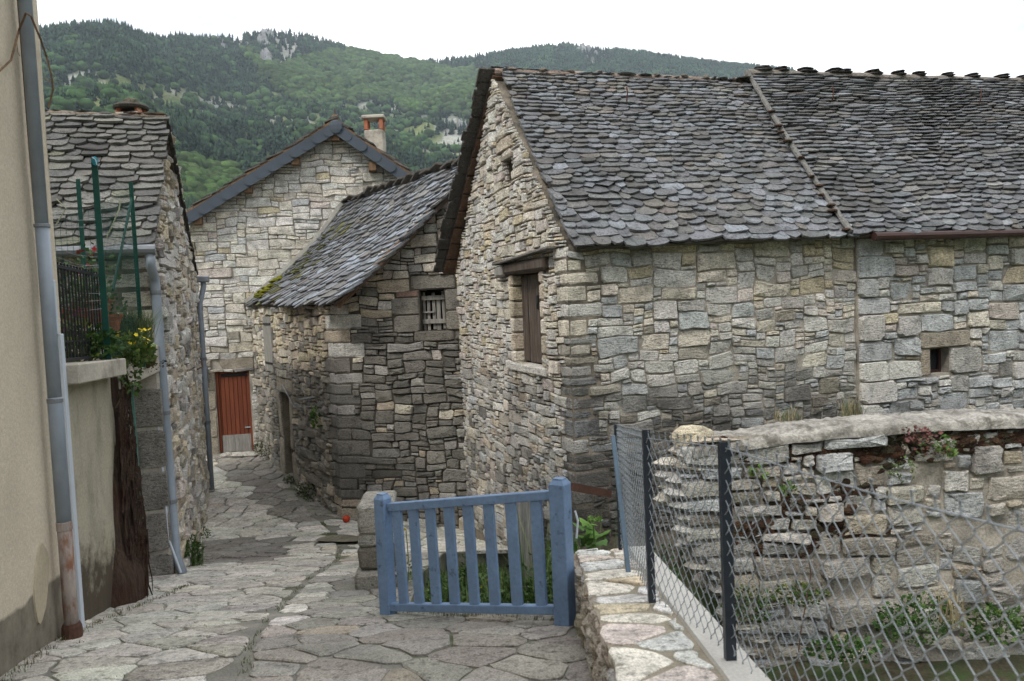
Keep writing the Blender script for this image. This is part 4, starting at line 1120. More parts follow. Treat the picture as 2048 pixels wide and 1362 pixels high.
for (P0, P1, n) in ((apx+front, lft+front, 14), (apx+front, rgt+front, 14)):
    d = (P1-P0); L = d.length; d.normalize(); up_ = Vector((0, 0, 1)); nrm = FA.N
    down = -(d.cross(nrm)).normalized()
    if down.z > 0: down = -down
    for k in range(n):
        a0 = L*k/n; a1 = L*(k+1.35)/n; hgt = .25; c0 = P0+d*a0+nrm*(.02+.004*(n-k)*.0+.012*(k % 2))+down*.05
        pts = [Vector(), d*(a1-a0-.12)]
        for q in range(7):
            th = math.pi/2-math.pi*q/6; pts.append(d*(a1-a0-.12+.13*math.cos(th))+down*(hgt/2-hgt/2*math.sin(th)))
        pts += [down*hgt]
        tilt = nrm*.034
        v = [c0+p+tilt*(p.dot(d)/(a1-a0)) for p in pts]; v += [p-nrm*.014 for p in v]; m_ = len(pts)
        f = [tuple(range(m_)), tuple(range(2*m_-1, m_-1, -1))]+[(i, m_+i, m_+(i+1) % m_, (i+1) % m_) for i in range(m_)]
        mesh_obj('verge_scale', v, f, M['slate_trim'], house)
    b = MB(); b.bar(P0+nrm*-.02+down*.16, P1+nrm*-.02+down*.16, .03, .24, up=down, bev=.005); b.build('barge_board', M['wood_brown'], house)
v, f = lump(apx+front+FA.N*.05+Vector((0, 0, -.2)), .17, .03, .17, r, 10, 5, .02); mesh_obj('verge_cap', v, f, M['slate_trim'], house)
for px, py in ((497, 378), (592, 323), (672, 275), (745, 335), (397, 442)):
    p = FA.h(px, py, .12); b = MB(); b.box(p, FA.U*.09, FA.N*.16, Vector((0, 0, .10)), bev=.01); b.build('purlin_end', M['wood_brown'], house)
ridge('ridge_tiles', apx+front*.9, apx+back, .09, M['stone_soft'], house, r, 3, bc=(.22, .16, .12))
b = MB(); b.tube([apx+front*.3, apx+front*.3+Vector((0, 0, .3))], .012, 5); b.build('roof_finial', M['rust'], house)
# chimney of that house
cD = 20.6; cA = at(730, 250, cD); cB = at(768, 250, cD); cw = (cB-cA).length/2
cc = (cA+cB)/2; zt = at(748, 262, cD).z; zb = -.0
b = MB(); b.box((cc.x, cc.y, (zt+zb)/2), (cw, 0, 0), (0, cw*.8, 0), (0, 0, (zt-zb)/2), bev=.03); ch = b.build('chimney', M['concrete'], house)
zc_ = at(748, 240, cD).z
for i in (-1, 1):
    for j in (-1, 1):
        b = MB(); b.box((cc.x+i*cw*.78, cc.y+j*cw*.6, (zt+zc_)/2), (cw*.2, 0, 0), (0, cw*.2, 0), (0, 0, (zc_-zt)/2), bev=.01); b.build('chimney_brick', M['terracotta'], ch)
b = MB(); b.box((cc.x, cc.y, zc_+.04), (cw*1.2, 0, 0), (0, cw, 0), (0, 0, .045), bev=.02); b.build('chimney_slab', M['concrete'], ch)
PS.build(house)
# loose stones at the door foot
for k, (px, py, s) in enumerate(((455, 903, .20), (478, 908, .22), (497, 905, .24))):
    p = at(px, py, 18.2); p.z = H(p.x, p.y)+.06; v, f = lump(p, s, .12, .08, r, 7, 4, .25)
    o = mesh_obj('loose_stone', v, f, M['stone'], None, [(.42, .40, .36, 0)]*len(v))
    tag(o, ['pale rubble stone at the left foot of the red-brown door', 'pale rubble stone in the middle at the foot of the red-brown door', 'pale rubble stone at the right foot of the red-brown door'][k], 'stone', 'loose stones at the door foot')
# grey meter box on the wall beside the door
p = FA.h(406, 752, .08); b = MB(); b.box(p, FA.U*.11, FA.N*.08, Vector((0, 0, .19)), bev=.012)
o = b.build('meter_box', M['zinc']); tag(o, 'small pale grey meter box on the wall left of the red-brown door', 'meter box')

# ================================================================== LEFT HOUSE
lh = thing('stone_house', 'stone house on the left with two grey downpipes and a low chimney behind its ridge', 'house', (C4.x, C4.y, -2.8))
PS = Pieces('stone', 'small_stones', M['stone'], 300); PT = Pieces('roof_slate', 'small_roof_slates', M['slate'], 300)
r = random.Random(66)
GLW = 8.3
AP4 = GL.h(333, 236); au4 = (AP4-C4).dot(GL.U); az4 = AP4.z
print('left apex', au4, az4)
ez4 = FL.h(302, 488).z; ez4b = .78
au4 = max(2.4, min(4.3, au4))
def ltop(u): return lerp(ez4, az4-.08, u/au4) if u < au4 else lerp(az4-.08, ez4b, (u-au4)/(GLW-au4))
gl = panel('gable_wall', GL, [0, au4, GLW], lambda u: -4.2, ltop, M['mortar_mid'], lh)
fl = panel('front_wall', FL, [.452, 4], lambda u: -3.3, lambda u: ez4, M['mortar_mid'], lh)
def coll(u, z, r):
    n1 = ns(u*.7, z*.7, 14)
    if r.random() < .78+n1: return wpick(r, [(3.5, TAN), (3, CREAM), (2.5, PALE), (1.4, OCHRE), (1, PINK)]), r.uniform(-.25, .02)
    return wpick(r, [(2, GREY), (1, DARK), (2, PALE), (1, BROWN)]), r.uniform(.05, .3)
def sizel(u, z, r):
    t = r.random(); b = 1 if t < .25 else 2 if t < .65 else 3
    return max(2, int(b*r.uniform(1.2, 3.4)+.9)), b
QL = quoins(PS, GL, FL, 0, 0, -.55, ez4-.05, 1, 1, lambda u, z, r: (wpick(r, [(2, CREAM), (2, PALE), (1, GREY)]), .1), lh, r, hmin=.12, hmax=.22, long=.5, short=.3, proud=.012)
masonry(PS, GL, (0, GLW), (-3.9, az4), lambda u, z: z < ltop(u) and not reserved(QL, z, 0, u), sizel, coll, gl, r, du=.10, dv=.062, joint=.012, depth=.06, warp=.035)
def collf(u, z, r): return wpick(r, [(2, GREY), (2, PALE), (1, TAN), (1, BROWN)]), r.uniform(.1, .35)
masonry(PS, FL, (0, 2.2), (-.55, ez4-.03), lambda u, z: not reserved(QL, z, 1, u), lambda u, z, r: (r.choice((4, 5, 6, 8)), r.choice((2, 3, 3))), collf, fl, r, du=.062, dv=.06, joint=.012, depth=.05)
# grey rendered lower front with a teal door edge
b = MB(); b.box(FL.p(.62, -1.72, .035), FL.U*.60, FL.N*.055, Vector((0, 0, 1.25)), (.20, .19, .165, .1), .03); b.build('rendered_front', M['concrete'], lh)
for k in range(5):
    z = -.72-.42*k; block(PS, Frame(FL.p(0, 0, .09), FL.U, FL.N), .0, z-.40, .30, z, (.24, .225, .2), .15, fl, r, depth=.02)
ptx = FL.uv(272, 800)[0]
b = MB(); b.box(FL.p(ptx+.28, -1.55, .11), FL.U*.28, FL.N*.02, Vector((0, 0, 1.0)), bev=.004); b.build('teal_door', mat('teal_paint', (.10, .22, .19), rough=.5, bs=.1, bd=.001), lh)
# roof
vE = FL.h(303, 490, .16)+d2*0; vT = GL.h(332, 238, .10)
far = FL.U*3.8
ptF = patch(FL.h(303, 490, .16)+far, FL.h(303, 490, .16), vT+far, vT, sag=.05)
rf = roof_slab('roof', ptF, M['wood_dark'], lh, .05)
roof_tiles(PT, ptF, .125, .10, .20, .34, rf, r, al=.28, thick=.026, over=.02, pal=[(3, (.12, .12, .115)), (2, (.145, .143, .132)), (1.5, (.165, .163, .148)), (.5, (.165, .168, .125)), (1.4, (.10, .10, .097)), (.6, (.20, .195, .17))], rag=.03)
PT.build(lh)
rvE = GL.p(GLW+.0, .80, .06); rvT = vT-GL.N*.02
print('LH rear', proj(rvE), proj(rvT))
ptG = patch(rvE, rvE+far, rvT, rvT+far, sag=.02); rg = roof_slab('rear_roof', ptG, M['wood_dark'], lh, .05)
P2 = Pieces('verge_slate', 'rear_roof_slates', M['slate'], 60)
for k in range(44):
    s = (k+.5)/44; p0 = ptG[0](0, s, 0)
    b = MB(); al_ = (ptG[0](0, min(1, s+.01))-ptG[0](0, max(0, s-.01))).normalized()
    b.box(p0+GL.N*r.uniform(.0, .018)+Vector((0, 0, .0)), GL.N*r.uniform(.03, .05), al_*r.uniform(.07, .12), ptG[3]*r.uniform(.014, .024), (.06, .056, .05, .4), .006); P2.add(b.v, b.f, (.06, .056, .05, .4), rg)
P2.build(lh)
b = MB(); b.bar(ptG[0](0, .02, -.1)+far*.05, ptG[0](0, .98, -.1)+far*.05, .10, .12, bev=.01); b.build('verge_rafter', M['wood_dark'], lh)
ridge('ridge_mortar', vT+Vector((0, 0, .0)), vT+far, .045, M['stone_soft'], lh, r, 0, bc=(.20, .165, .13), dz=.01)
for k in range(12):
    p = lerp(vT, vT+far*.62, r.random() if k > 3 else .03+.03*k)+Vector((0, 0, .05)); v, f = lump(p, .06*r.uniform(.6, 1.4), .05, .022, r, 8, 4, .3)
    mesh_obj('ridge_moss', v, f, M['moss'], lh, [((.10, .05, .03, 1) if k % 3 == 0 else (.07, .055, .04, 1))]*len(v))
# mushroom chimney behind the ridge
cD = 11.6
def cz(px, py): return at(px, py, cD)
c0 = cz(263, 228)
chp = MB(); chp.box((c0.x, c0.y, c0.z-.35), (.17, 0, 0), (0, .17, 0), (0, 0, .35), bev=.02); ch = chp.build('chimney', M['concrete'], lh)
zt = cz(263, 212).z
for i in (-1, 1):
    for j in (-1, 1):
        b = MB(); b.bar((c0.x+i*.16, c0.y+j*.1, c0.z-.02), (c0.x+i*.115, c0.y+j*.08, zt+.01), .08, .06, bev=.006); b.build('chimney_brick', M['terracotta'], ch)
b = MB(); b.lathe((c0.x, c0.y, zt-.02), [(.235, -.03), (.25, .0), (.21, .035), (.12, .06)], 11, (.06, .055, .045, .3)); b.build('chimney_cap', M['slate'], ch)
v, f = lump((c0.x, c0.y, zt+.06), .12, .12, .055, r, 9, 5, .15); mesh_obj('chimney_top_stone', v, f, M['slate'], ch, [(.12, .11, .08, .3)]*len(v))
# rain gutter and downpipes
ga = FL.h(311, 499, .26); gb = ga+FL.U*2.3
b = MB(); b.tube([ga, gb], .052, 10); b.build('rain_gutter', M['zinc'], lh)
pA = [GL.h(300, 505, .10), GL.h(303, 530, .10), GL.h(319, 575, .12)]
foot = GL.h(356, 1120, .10)
D0 = FL.h(300, 506, .24); D1 = FL.h(301, 530, .24)
base = at(352, 1112, 7.92); topp = at(319, 572, 7.86); topp.x = base.x+.0
pts = [D0, D1, lerp(D1, topp, .5)+Vector((.0, 0, .03)), topp+Vector((0, 0, .08)), topp, lerp(topp, base, .5), base, at(366, 1148, 7.86)]
b = MB(); b.tube(pts, .047, 12); dp_ = b.build('downpipe', M['grey_pvc'], lh, smooth=True)
for t in (.03, .47, .80):
    p = lerp(topp, base, t); b = MB(); b.lathe(p, [(.05, 0), (.054, .004), (.054, .04), (.05, .044)], 14); b.build('pipe_collar', M['zinc'], dp_)
b = MB(); b.tube([at(311, 790, 7.8), at(326, 950, 7.8), at(338, 1080, 7.8), at(362, 1145, 7.75)], .011, 6); b.build('cable_conduit', M['white_pvc'], lh)
t0 = GL.h(391, 545, .16); t1 = GL.h(388, 575, .12)
b0 = at(404, 985, 15.4); t2 = at(391, 600, 15.5)
t0 = GL.p(8.12, .66, .20); t2 = GL.p(8.12, .20, .115); b0 = GL.p(8.12, -3.55, .115)
b = MB(); b.tube([t0, t0-Vector((0, 0, .14)), t2, lerp(t2, b0, .5), b0], .052, 10); dp2 = b.build('downpipe', M['grey_pvc'], lh, smooth=True)
b = MB(); b.box(t0+Vector((0, 0, .02)), GL.N*.12, GL.U*.12, Vector((0, 0, .06)), bev=.015); b.build('pipe_hopper', M['zinc'], dp2)
for t in (.30, .64):
    p = lerp(t2, b0, t); b = MB(); b.lathe(p, [(.058, 0), (.066, .004), (.066, .045), (.058, .05)], 12); b.build('pipe_collar', M['zinc'], dp2)
b = MB(); b.tube([GL.p(5.0, -.9, .12), GL.p(6.0, -.93, .16), GL.p(7.2, -.88, .12)], .012, 5); b.build('iron_tie', M['rust'], lh)
PS.build(lh)

# ================================================================== BEIGE HOUSE at the left edge
def side_line(p0, p1): return Frame(p0, (p1[0]-p0[0], p1[1]-p0[1]), (p1[1]-p0[1], -(p1[0]-p0[0])))
BL = side_line((-2.91+.268*6.5, 5.05-6.5), (-2.91, 5.05))     # U towards the lane's far end, N to the lane (right)
bl_len = math.hypot(.268*6.5, 6.5)
bh = thing('rendered_house', 'beige rendered house wall at the left edge with a grey damp base', 'house', (-2.91, 5.05, -2.1))
bw = MB(); nU, nZ = 90, 60; v = []; f = []
for j in range(nZ+1):
    for i in range(nU+1):
        u, z = bl_len*i/nU, lerp(-2.6, 5.5, j/nZ)
        v.append(BL.p(u, z, .006*ns(u*1.5, z*1.5, 4)+.003*ns(u*6, z*6, 4)))
for j in range(nZ):
    for i in range(nU):
        q = j*(nU+1)+i; f.append((q, q+1, q+nU+2, q+nU+1))
n0 = len(v)
for j in (0, nZ):
    z = lerp(-2.6, 5.5, j/nZ); v.append(BL.p(bl_len, z, -3.0)); v.append(BL.p(0, z, -3.0))
a, b_ = nU, nZ*(nU+1)+nU
f += [(a, n0, n0+2, b_), (0, n0+1, n0+3, nZ*(nU+1)), (nZ*(nU+1), b_, n0+2, n0+3)]
wall = mesh_obj('wall', v, f, M['render'], bh)
# pale patch of newer render on the damp base
r = random.Random(77)
uc_, zc_ = BL.uv(80, 1165); pts = []
for k in range(22):
    a = 2*math.pi*k/22; ru_ = .17*(1+.25*ns(math.cos(a), math.sin(a), 2)); rz_ = .21*(1+.2*ns(math.cos(a)*1.3, math.sin(a), 7))
    tilt = .30; x, y = ru_*math.cos(a)*.72, rz_*math.sin(a); pts.append(BL.p(uc_+x+tilt*y*.9, zc_+y, .011))
mesh_obj('render_patch', pts+[p-BL.N*.02 for p in pts], [tuple(range(22))]+[(i, 22+i, 22+(i+1) % 22, (i+1) % 22) for i in range(22)], mat('render_patch', (.42, .365, .265), var=.1, fine=50, fvar=.12, bs=.4, bd=.004), bh)
# downpipe: grey plastic above, rusty cast iron foot
def bpt(px, py, w=.085): return BL.h(px, py, w)
top = bpt(58, -40); mid1 = bpt(84, 430); m2 = bpt(104, 800); m3 = bpt(118, 1052); ft = bpt(152, 1268)
x0 = top; base_ = Vector((0, 0, 0))
u_p = BL.uv(98, 640, .075)[0]
def pp(z): return BL.p(u_p, z, .075)
zt_, zj1, zj2, zr_, zb_ = 5.2, BL.uv(88, 452, .085)[1], BL.uv(104, 805, .085)[1], BL.uv(121, 1062, .085)[1], H(*pp(0).xy)+.06
b = MB(); b.tube([pp(zt_), pp(zj1)], .035, 16); dpb = b.build('downpipe', M['grey_pvc'], bh, smooth=True)
b = MB(); b.tube([pp(zj1+.01), pp(zj2+.02)], .0375, 16); b.build('pipe_section', M['grey_pvc'], dpb, smooth=True)
b = MB(); b.tube([pp(zj2+.03), pp(zj2), pp(zr_)], [.036, .041, .041], 16); b.build('pipe_section', M['grey_pvc'], dpb, smooth=True)
for z, h in ((zj1, .018), (zj2, .025), (zr_, .05)):
    b = MB(); b.lathe(pp(z-h/2), [(.040, 0), (.044, .003), (.044, h), (.040, h+.003)], 18); b.build('pipe_collar', M['zinc'] if z != zr_ else M['rust_pipe'], dpb)
b = MB(); b.tube([pp(zr_-.02), pp(lerp(zr_, zb_, .5)), pp(zb_)], .040, 16); b.build('cast_iron_foot', M['rust_pipe'], dpb, smooth=True)
b = MB(); b.lathe(pp(zb_-.05), [(.055, 0), (.058, .02), (.055, .07), (.046, .09)], 14); b.build('pipe_shoe', M['rust'], dpb)
# pale cable cover that runs down beside it
c1 = BL.uv(120, 668, .03)
zc1 = c1[1]; uco = 6.63
b = MB(); b.box(BL.p(uco+.03, (zc1-.0+zb_-.16)/2, .012), BL.U*.032, BL.N*.014, Vector((0, 0, (zc1-zb_+.16)/2)), bev=.004); b.build('cable_cover', M['white_pvc'], bh)
b = MB(); b.box(BL.p(uco-.02, zc1+.17, .008), BL.U*.022, BL.N*.010, Vector((0, 0, .17)), bev=.004); b.build('cable_cover', M['white_pvc'], bh)
b = MB(); b.tube([pp(5.2)+BL.U*.03-BL.N*.04, pp(2.4)+BL.U*.05-BL.N*.05, pp(1.0)+BL.U*.06-BL.N*.05, pp(.1)+BL.U*.085-BL.N*.05], .008, 5); b.build('cable', M['wood_brown'], bh)
# bare vine stem looping across the wall and past the corner
b = MB(); P_ = [bpt(-10, 150, .03), bpt(22, 120, .03), bpt(38, 60, .05), bpt(52, 26, .12), bpt(62, 32, .15), bpt(82, 80, .16)]
p_ = [(92, 110), (103, 150), (106, 178), (97, 215)]
b.tube(P_+[at(x, y, 5.15) for x, y in p_], .006, 5)
b.tube([at(90, 158, 5.15), at(106, 166, 5.15)], .003, 4); b.tube([bpt(33, 85, .04), bpt(36, 105, .05), bpt(40, 112, .03)], .002, 4)
o = b.build('bare_vine', M['wood_brown']); tag(o, 'thin bare reddish vine stem looping round the top of the grey downpipe', 'vine')

# ================================================================== TERRACE WALL, coping and beam
TW = side_line((-2.93, 5.07), (-3.32, 6.80)); tl = math.hypot(.39, 1.73)
tw = thing('terrace_wall', 'stained rendered retaining wall with a projecting concrete coping between the beige house and stone house', 'wall', (-2.93, 5.07, -2.2))
v = []; f = []
for j in range(31):
    for i in range(31):
        u, z = tl*i/30, lerp(-2.9, -.40, j/30); v.append(TW.p(u, z, .015*ns(u*2, z*2, 6)+.006*ns(u*9, z*9, 6)-.03))
for j in range(30):
    for i in range(30): q = j*31+i; f.append((q, q+1, q+32, q+31))
n0 = len(v); v += [TW.p(tl, -2.9, -.5), TW.p(tl, -.4, -.5)]; f.append((30, n0, n0+1, 30*31+30))
mesh_obj('wall', v, f, M['terrace'], tw)
ce = 1.17
b = MB(); b.box(TW.p(ce/2-.04, -.375, -.06), (TW.U*(ce/2+.0)+Vector((0, 0, -.018))), TW.N*.17, Vector((0, 0, .066)), bev=.008); b.build('coping', M['concrete'], tw)
b = MB(); q0, q1 = TW.p(1.42, -.44, -.02), C4+GL.N*.02+Vector((0, 0, -.40)) - GL.U*.03
b.bar(TW.p(1.30, -.46, -.07), C4+Vector((-.08, -.02, -.43)), .16, .27, bev=.01); b.build('edge_beam', M['concrete'], tw)
v = [(-9, 4.6, -.42), (-3.0, 5.1, -.42), (-3.36, 6.8, -.42), (-3.62, 7.9, -.42), (-9, 6.2, -.42)]
o = mesh_obj('terrace_floor', v, [(0, 1, 2, 3, 4)], M['earth'], tw)

# dark brown dried root mass hanging down the wall
rt = random.Random(8)
v = []; f = []; nA, nZ = 34, 46
for j in range(nZ+1):
    t = j/nZ; z = lerp(-.42, -2.52, t)
    uc = lerp(1.43, 1.20, t**1.5); wd = lerp(.19, .36, t**1.3)+.03*ns(t*5, 1)+(.25*max(0, t-.62) if t > .62 else 0); dp = lerp(.08, .20, t**1.6)+.03*ns(t*7, 4)
    for i in range(nA+1):
        a = math.pi*i/nA; c = -math.cos(a); s = math.sin(a)
        fib = .022*ns(i*.9, t*3.0, 3)+.012*ns(i*2.3, t*9, 5)
        left = 1.25 if c < 0 else 1.0
        v.append(TW.p(uc+c*wd*left, z, -.08+(dp*s**.8+fib)))
for j in range(nZ):
    for i in range(nA): q = j*(nA+1)+i; f.append((q, q+1, q+nA+2, q+nA+1))
def rootmat():
    m, nt, b = nodes('root_mat'); P = pos(nt)
    n1 = noise_n(nt, stretch(nt, P, (20, 20, 1.6)), 2.2, 6, .7); n2 = noise_n(nt, P, 3.5, 5); n3 = noise_n(nt, P, 60, 3)
    c = mix(nt, (.035, .025, .020, 1), (.105, .070, .052, 1), ramp(nt, n1, [(.32, g4(0)), (.68, g4(1))]))
    c = mix(nt, c, (.06, .030, .02, 1), ramp(nt, n2, [(.5, g4(0)), (.62, g4(.6))]))
    c = mix(nt, c, (.30, .29, .25, 1), ramp(nt, n3, [(.70, g4(0)), (.76, g4(.7))]))
    nt.links.new(c, b.inputs['Base Color']); b.inputs['Roughness'].default_value = 1; b.inputs['Specular IOR Level'].default_value = .1
    bump(nt, b, math_(nt, 'ADD', n1, math_(nt, 'MULTIPLY', n3, .4)), 1.0, .03); return m
M['root'] = rootmat()
o = mesh_obj('root_mass', v, f, M['root']); tag(o, 'dark reddish brown mass of matted roots hanging down the terrace wall', 'roots')
b = MB()
for k in range(110):
    t0 = rt.random()*.8; uc = 1.33+rt.uniform(-.20, .14)-.12*t0; L = rt.uniform(.2, .7); z0 = lerp(-.45, -2.3, t0)
    dp = lerp(.03, .15, t0)*max(.1, 1-abs(uc-1.36)/.42)
    q = [TW.p(uc+rt.uniform(-.02, .02)+.02*i*rt.uniform(-1, 1), max(-2.5, z0-L*i/4), dp+.02*rt.random()) for i in range(5)]
    b.tube(q, [.008, .009, .008, .006, .003], 4)
fib = b.build('root_strands', M['root'], o); fib['kind'] = 'stuff'

# ------------------------------------------------------------------ plants
def leaves(mb, c, rad, n, size, cols, r, up=.3, flat=.5, droop=0.0, thin=1.0):
    c = Vector(c)
    for k in range(n):
        while True:
            p = Vector((r.uniform(-1, 1), r.uniform(-1, 1), r.uniform(-1, 1)))
            if p.length < 1: break
        if noise.noise(p*2.2+c*3) < -.18 and r.random() < .7: continue
        q = Vector((p.x*rad[0], p.y*rad[1], p.z*rad[2]))
        d = Vector((p.x+r.uniform(-.5, .5), p.y+r.uniform(-.5, .5), up+r.uniform(-.5, .5)-droop)).normalized()
        s = size*r.uniform(.6, 1.3); sd_ = d.cross(Vector((r.uniform(-1, 1), r.uniform(-1, 1), r.uniform(-.2, 1)))).normalized()
        nn = d.cross(sd_); o_ = c+q; cc = r.choice(cols); kk = r.uniform(.7, 1.25); cc = (cc[0]*kk, cc[1]*kk, cc[2]*kk, 1)
        w = s*flat*thin
        mb.add([o_, o_+d*s*.45+sd_*w*.5+nn*s*.06, o_+d*s, o_+d*s*.45-sd_*w*.5+nn*s*.06], [(0, 1, 2), (0, 2, 3)], cc)
def blades(mb, c, n, h, spread, cols, r, w=.004, lean=.5):
    c = Vector(c)
    for k in range(n):
        b0 = c+Vector((r.uniform(-spread, spread), r.uniform(-spread, spread), 0)); a = r.uniform(0, 6.28)
        hh = h*r.uniform(.5, 1.2); d = Vector((math.cos(a), math.sin(a), 0))*hh*lean*r.random(); s = Vector((-math.sin(a), math.cos(a), 0))*w
        cc = r.choice(cols); kk = r.uniform(.7, 1.25); cc = (cc[0]*kk, cc[1]*kk, cc[2]*kk, 1)
        m_ = b0+d*.35+Vector((0, 0, hh*.6)); t_ = b0+d+Vector((0, 0, hh*(.95)))
        mb.add([b0-s, b0+s, m_+s*.8, t_, m_-s*.8], [(0, 1, 2, 4), (4, 2, 3)], cc)
def flower_heads(parent, pts, rad, col, r, name='flower'):
    me0 = None
    for p in pts:
        if me0 is None:
            mb = MB()
            for k in range(5):
                a = 2*math.pi*k/5; u = Vector((math.cos(a), math.sin(a), .25)); s = Vector((-math.sin(a), math.cos(a), 0))
                mb.add([Vector(), u*.6+s*.42, u*1.0, u*.6-s*.42], [(0, 1, 2, 3)], (*col, 1))
            v, f = lump((0, 0, .1), .22, .22, .12, r, 6, 3, .1); mb.add(v, f, (*col, 1))
            o = mb.build(name, M['petal'], parent); me0 = o.data
        else:
            o = bpy.data.objects.new(name, me0); link(o); set_parent(o, parent)
        o.location = p; o.scale = (rad, rad, rad)*1; o.rotation_euler = (r.uniform(.2, 1.4), r.uniform(-.6, .6), r.uniform(0, 6))
G1 = (.035, .085, .018); G2 = (.055, .115, .022); G3 = (.09, .14, .035); G4 = (.11, .15, .07); DRY = (.26, .21, .11)
def plant(name, label, cat, base, build, group=None):
    t = thing(name, label, cat, base, group); mb = MB(); build(mb); mb.build('foliage', M['leaf'], t); return t
rp = random.Random(9)
q = TW.p(1.36, -.30, .10)
t = plant('flowering_plant', 'bushy green plant with small yellow flowers spilling over the end of the coping', 'plant', q, lambda mb: (leaves(mb, q+Vector((0, 0, .02)), (.18, .17, .15), 620, .045, [G3, G2, (.11, .16, .035)], rp, flat=.8), leaves(mb, q+Vector((-.02, .0, -.20)), (.07, .07, .15), 130, .042, [G2, G3], rp, droop=.6, flat=.8)))
flower_heads(t, [q+Vector((rp.uniform(-.15, .18), rp.uniform(-.16, .05), rp.uniform(.03, .20))) for _ in range(26)], .019, (.72, .55, .015), rp)
q2 = TW.p(1.85, -.18, -.05)
plant('feathery_shrub', 'soft grey-green feathery shrub growing behind the yellow flowers', 'shrub', q2, lambda mb: (blades(mb, q2+Vector((0, 0, -.05)), 1100, .30, .17, [(.13, .17, .07), (.10, .15, .05), (.17, .20, .10)], rp, .003, 1.1)))
q3 = TW.p(1.95, -.42, -.05)
mb = MB(); 
for k in range(14):
    v, f = lump(TW.p(1.45+.065*k, -.36+.05*math.sin(k*.35)+rp.uniform(-.02, .03), rp.uniform(-.10, .04)), .08, .08, .07, rp, 8, 5, .3); mb.add(v, f, rp.choice([(.07, .045, .03, 1), (.09, .085, .02, 1), (.05, .04, .03, 1)]))
leaves(mb, q3+Vector((0, 0, -.02)), (.35, .12, .08), 350, .025, [(.10, .10, .02), (.07, .045, .03)], rp)
o = mb.build('moss_clump', M['moss']); tag(o, 'brown and olive moss clump on the terrace edge below the feathery shrub', 'moss', kind='stuff')
b = MB(); b.tube([q2+Vector((-.28, -.2, .55)), q2+Vector((-.12, -.2, .56)), q2+Vector((-.10, -.2, .10)), q2+Vector((-.06, -.22, 0)), q2+Vector((.06, -.22, -.14)), q2+Vector((.07, -.22, .02))], .006, 5)
o = b.build('bent_wire', M['galv']); tag(o, 'thin pale bent wire rod beside the feathery shrub', 'wire')

# ------------------------------------------------------------------ black railing, green posts, netting
def tp(px, py, D=5.2): return at(px, py, D)
rail = thing('iron_railing', 'black iron railing of thin upright bars on the coping', 'railing', TW.p(.5, -.3, 0))
RA, RB_ = TW.p(-.05, -.30, -.03), TW.p(1.16, -.335, -.03)
rh = .66
for k in range(19):
    t = k/18; p = lerp(RA, RB_, t); w = .010 if k not in (0, 18) else .02
    b = MB(); b.box(p+Vector((0, 0, rh/2+.03)), TW.U*w*.5, TW.N*w*.5, Vector((0, 0, rh/2+(.02 if w > .01 else 0)))); b.build('bar', M['iron'], rail)
for h in (.035, rh): b = MB(); b.bar(RA+Vector((0, 0, h)), RB_+Vector((0, 0, h)), .016, .022); b.build('rail', M['iron'], rail)
b = MB(); b.bar(RA+Vector((0, 0, .16)), RB_+Vector((0, 0, .16)), .005, .012); b.build('rail', M['iron'], rail)
nf = thing('netting_fence', 'green wire netting on tall green steel posts above the terrace railing', 'fence', TW.p(.9, -.4, 0))
gp_ = [((195, 316), (208, 690), 5.9, .042), ((160, 358), (166, 560), 7.0, .034), ((263, 364), (277, 612), 6.9, .034)]
PP = []
for (a, c, D, w) in gp_:
    p1, p0 = at(a[0], a[1], D), at(c[0], c[1], D); m_ = (p0+p1)/2; p0 = Vector((m_.x, m_.y, -.45)); p1 = Vector((m_.x, m_.y, p1.z)); PP.append((p0, p1))
    b = MB(); b.box((p0+p1)/2, TW.U*.006, TW.N*w/2, Vector((0, 0, (p1.z-p0.z)/2))); b.box((p0+p1)/2+TW.U*.015, TW.U*.015, TW.N*.004, Vector((0, 0, (p1.z-p0.z)/2-.002))); b.build('post', M['green_steel'], nf)
b = MB(); b.bar(at(263, 398, 6.85), at(226, 580, 6.2), .03, .012, up=TW.N); b.build('brace', M['green_steel'], nf)
corners = [Vector((-3.35, 5.75, 0)), Vector((PP[0][0].x, PP[0][0].y, 0)), Vector((PP[2][0].x, PP[2][0].y, 0))]
tops = [(.55, .75), (.75, 1.0), (.85, .95)]
def net(a, c, z0, z1a, z1b, cell, parent, name, r_=.0016):
    L = (c-a).length; d = (c-a)/L; b = MB(); n = int(L/cell)
    for k in range(n+1):
        p = a+d*k*cell; zt = lerp(z1a, z1b, k/max(n, 1)); b.tube([p+Vector((0, 0, z0)), p+Vector((0, 0, zt+.02*ns(k*.7, 3)))], r_, 3, cap=False)
    m_ = int((max(z1a, z1b)-z0)/(cell))
    for j in range(m_+1):
        z = z0+j*cell; b.tube([a+Vector((0, 0, z)), a+d*L*.5+Vector((0, 0, z+.006)), a+d*L+Vector((0, 0, z))], r_, 3, cap=False)
    o = b.build(name, M['green_steel'], parent); o['kind'] = 'stuff'; return o
net(corners[0], corners[1], -.30, .70, .82, .038, nf, 'netting')
net(corners[1], corners[2], -.30, .84, 1.12, .038, nf, 'netting')
b = MB()
for k in range(9):
    z0 = .10+.09*k*rp.uniform(.8, 1.2); z1 = z0-.02-.10*rp.random()
    b.tube([corners[0]+Vector((0, 0, z0)), lerp(corners[0], corners[1], .5)+Vector((0, 0, (z0+z1)/2-.03)), corners[1]+Vector((0, 0, z1))], .002, 3, cap=False)
o = b.build('line_wires', M['galv'], nf); o['kind'] = 'stuff'
b = MB()
for (p, q_) in (((272, 402), (240, 470)), ((108, 420), (122, 400)), ((138, 420), (114, 452)), ((240, 470), (215, 475))): pass
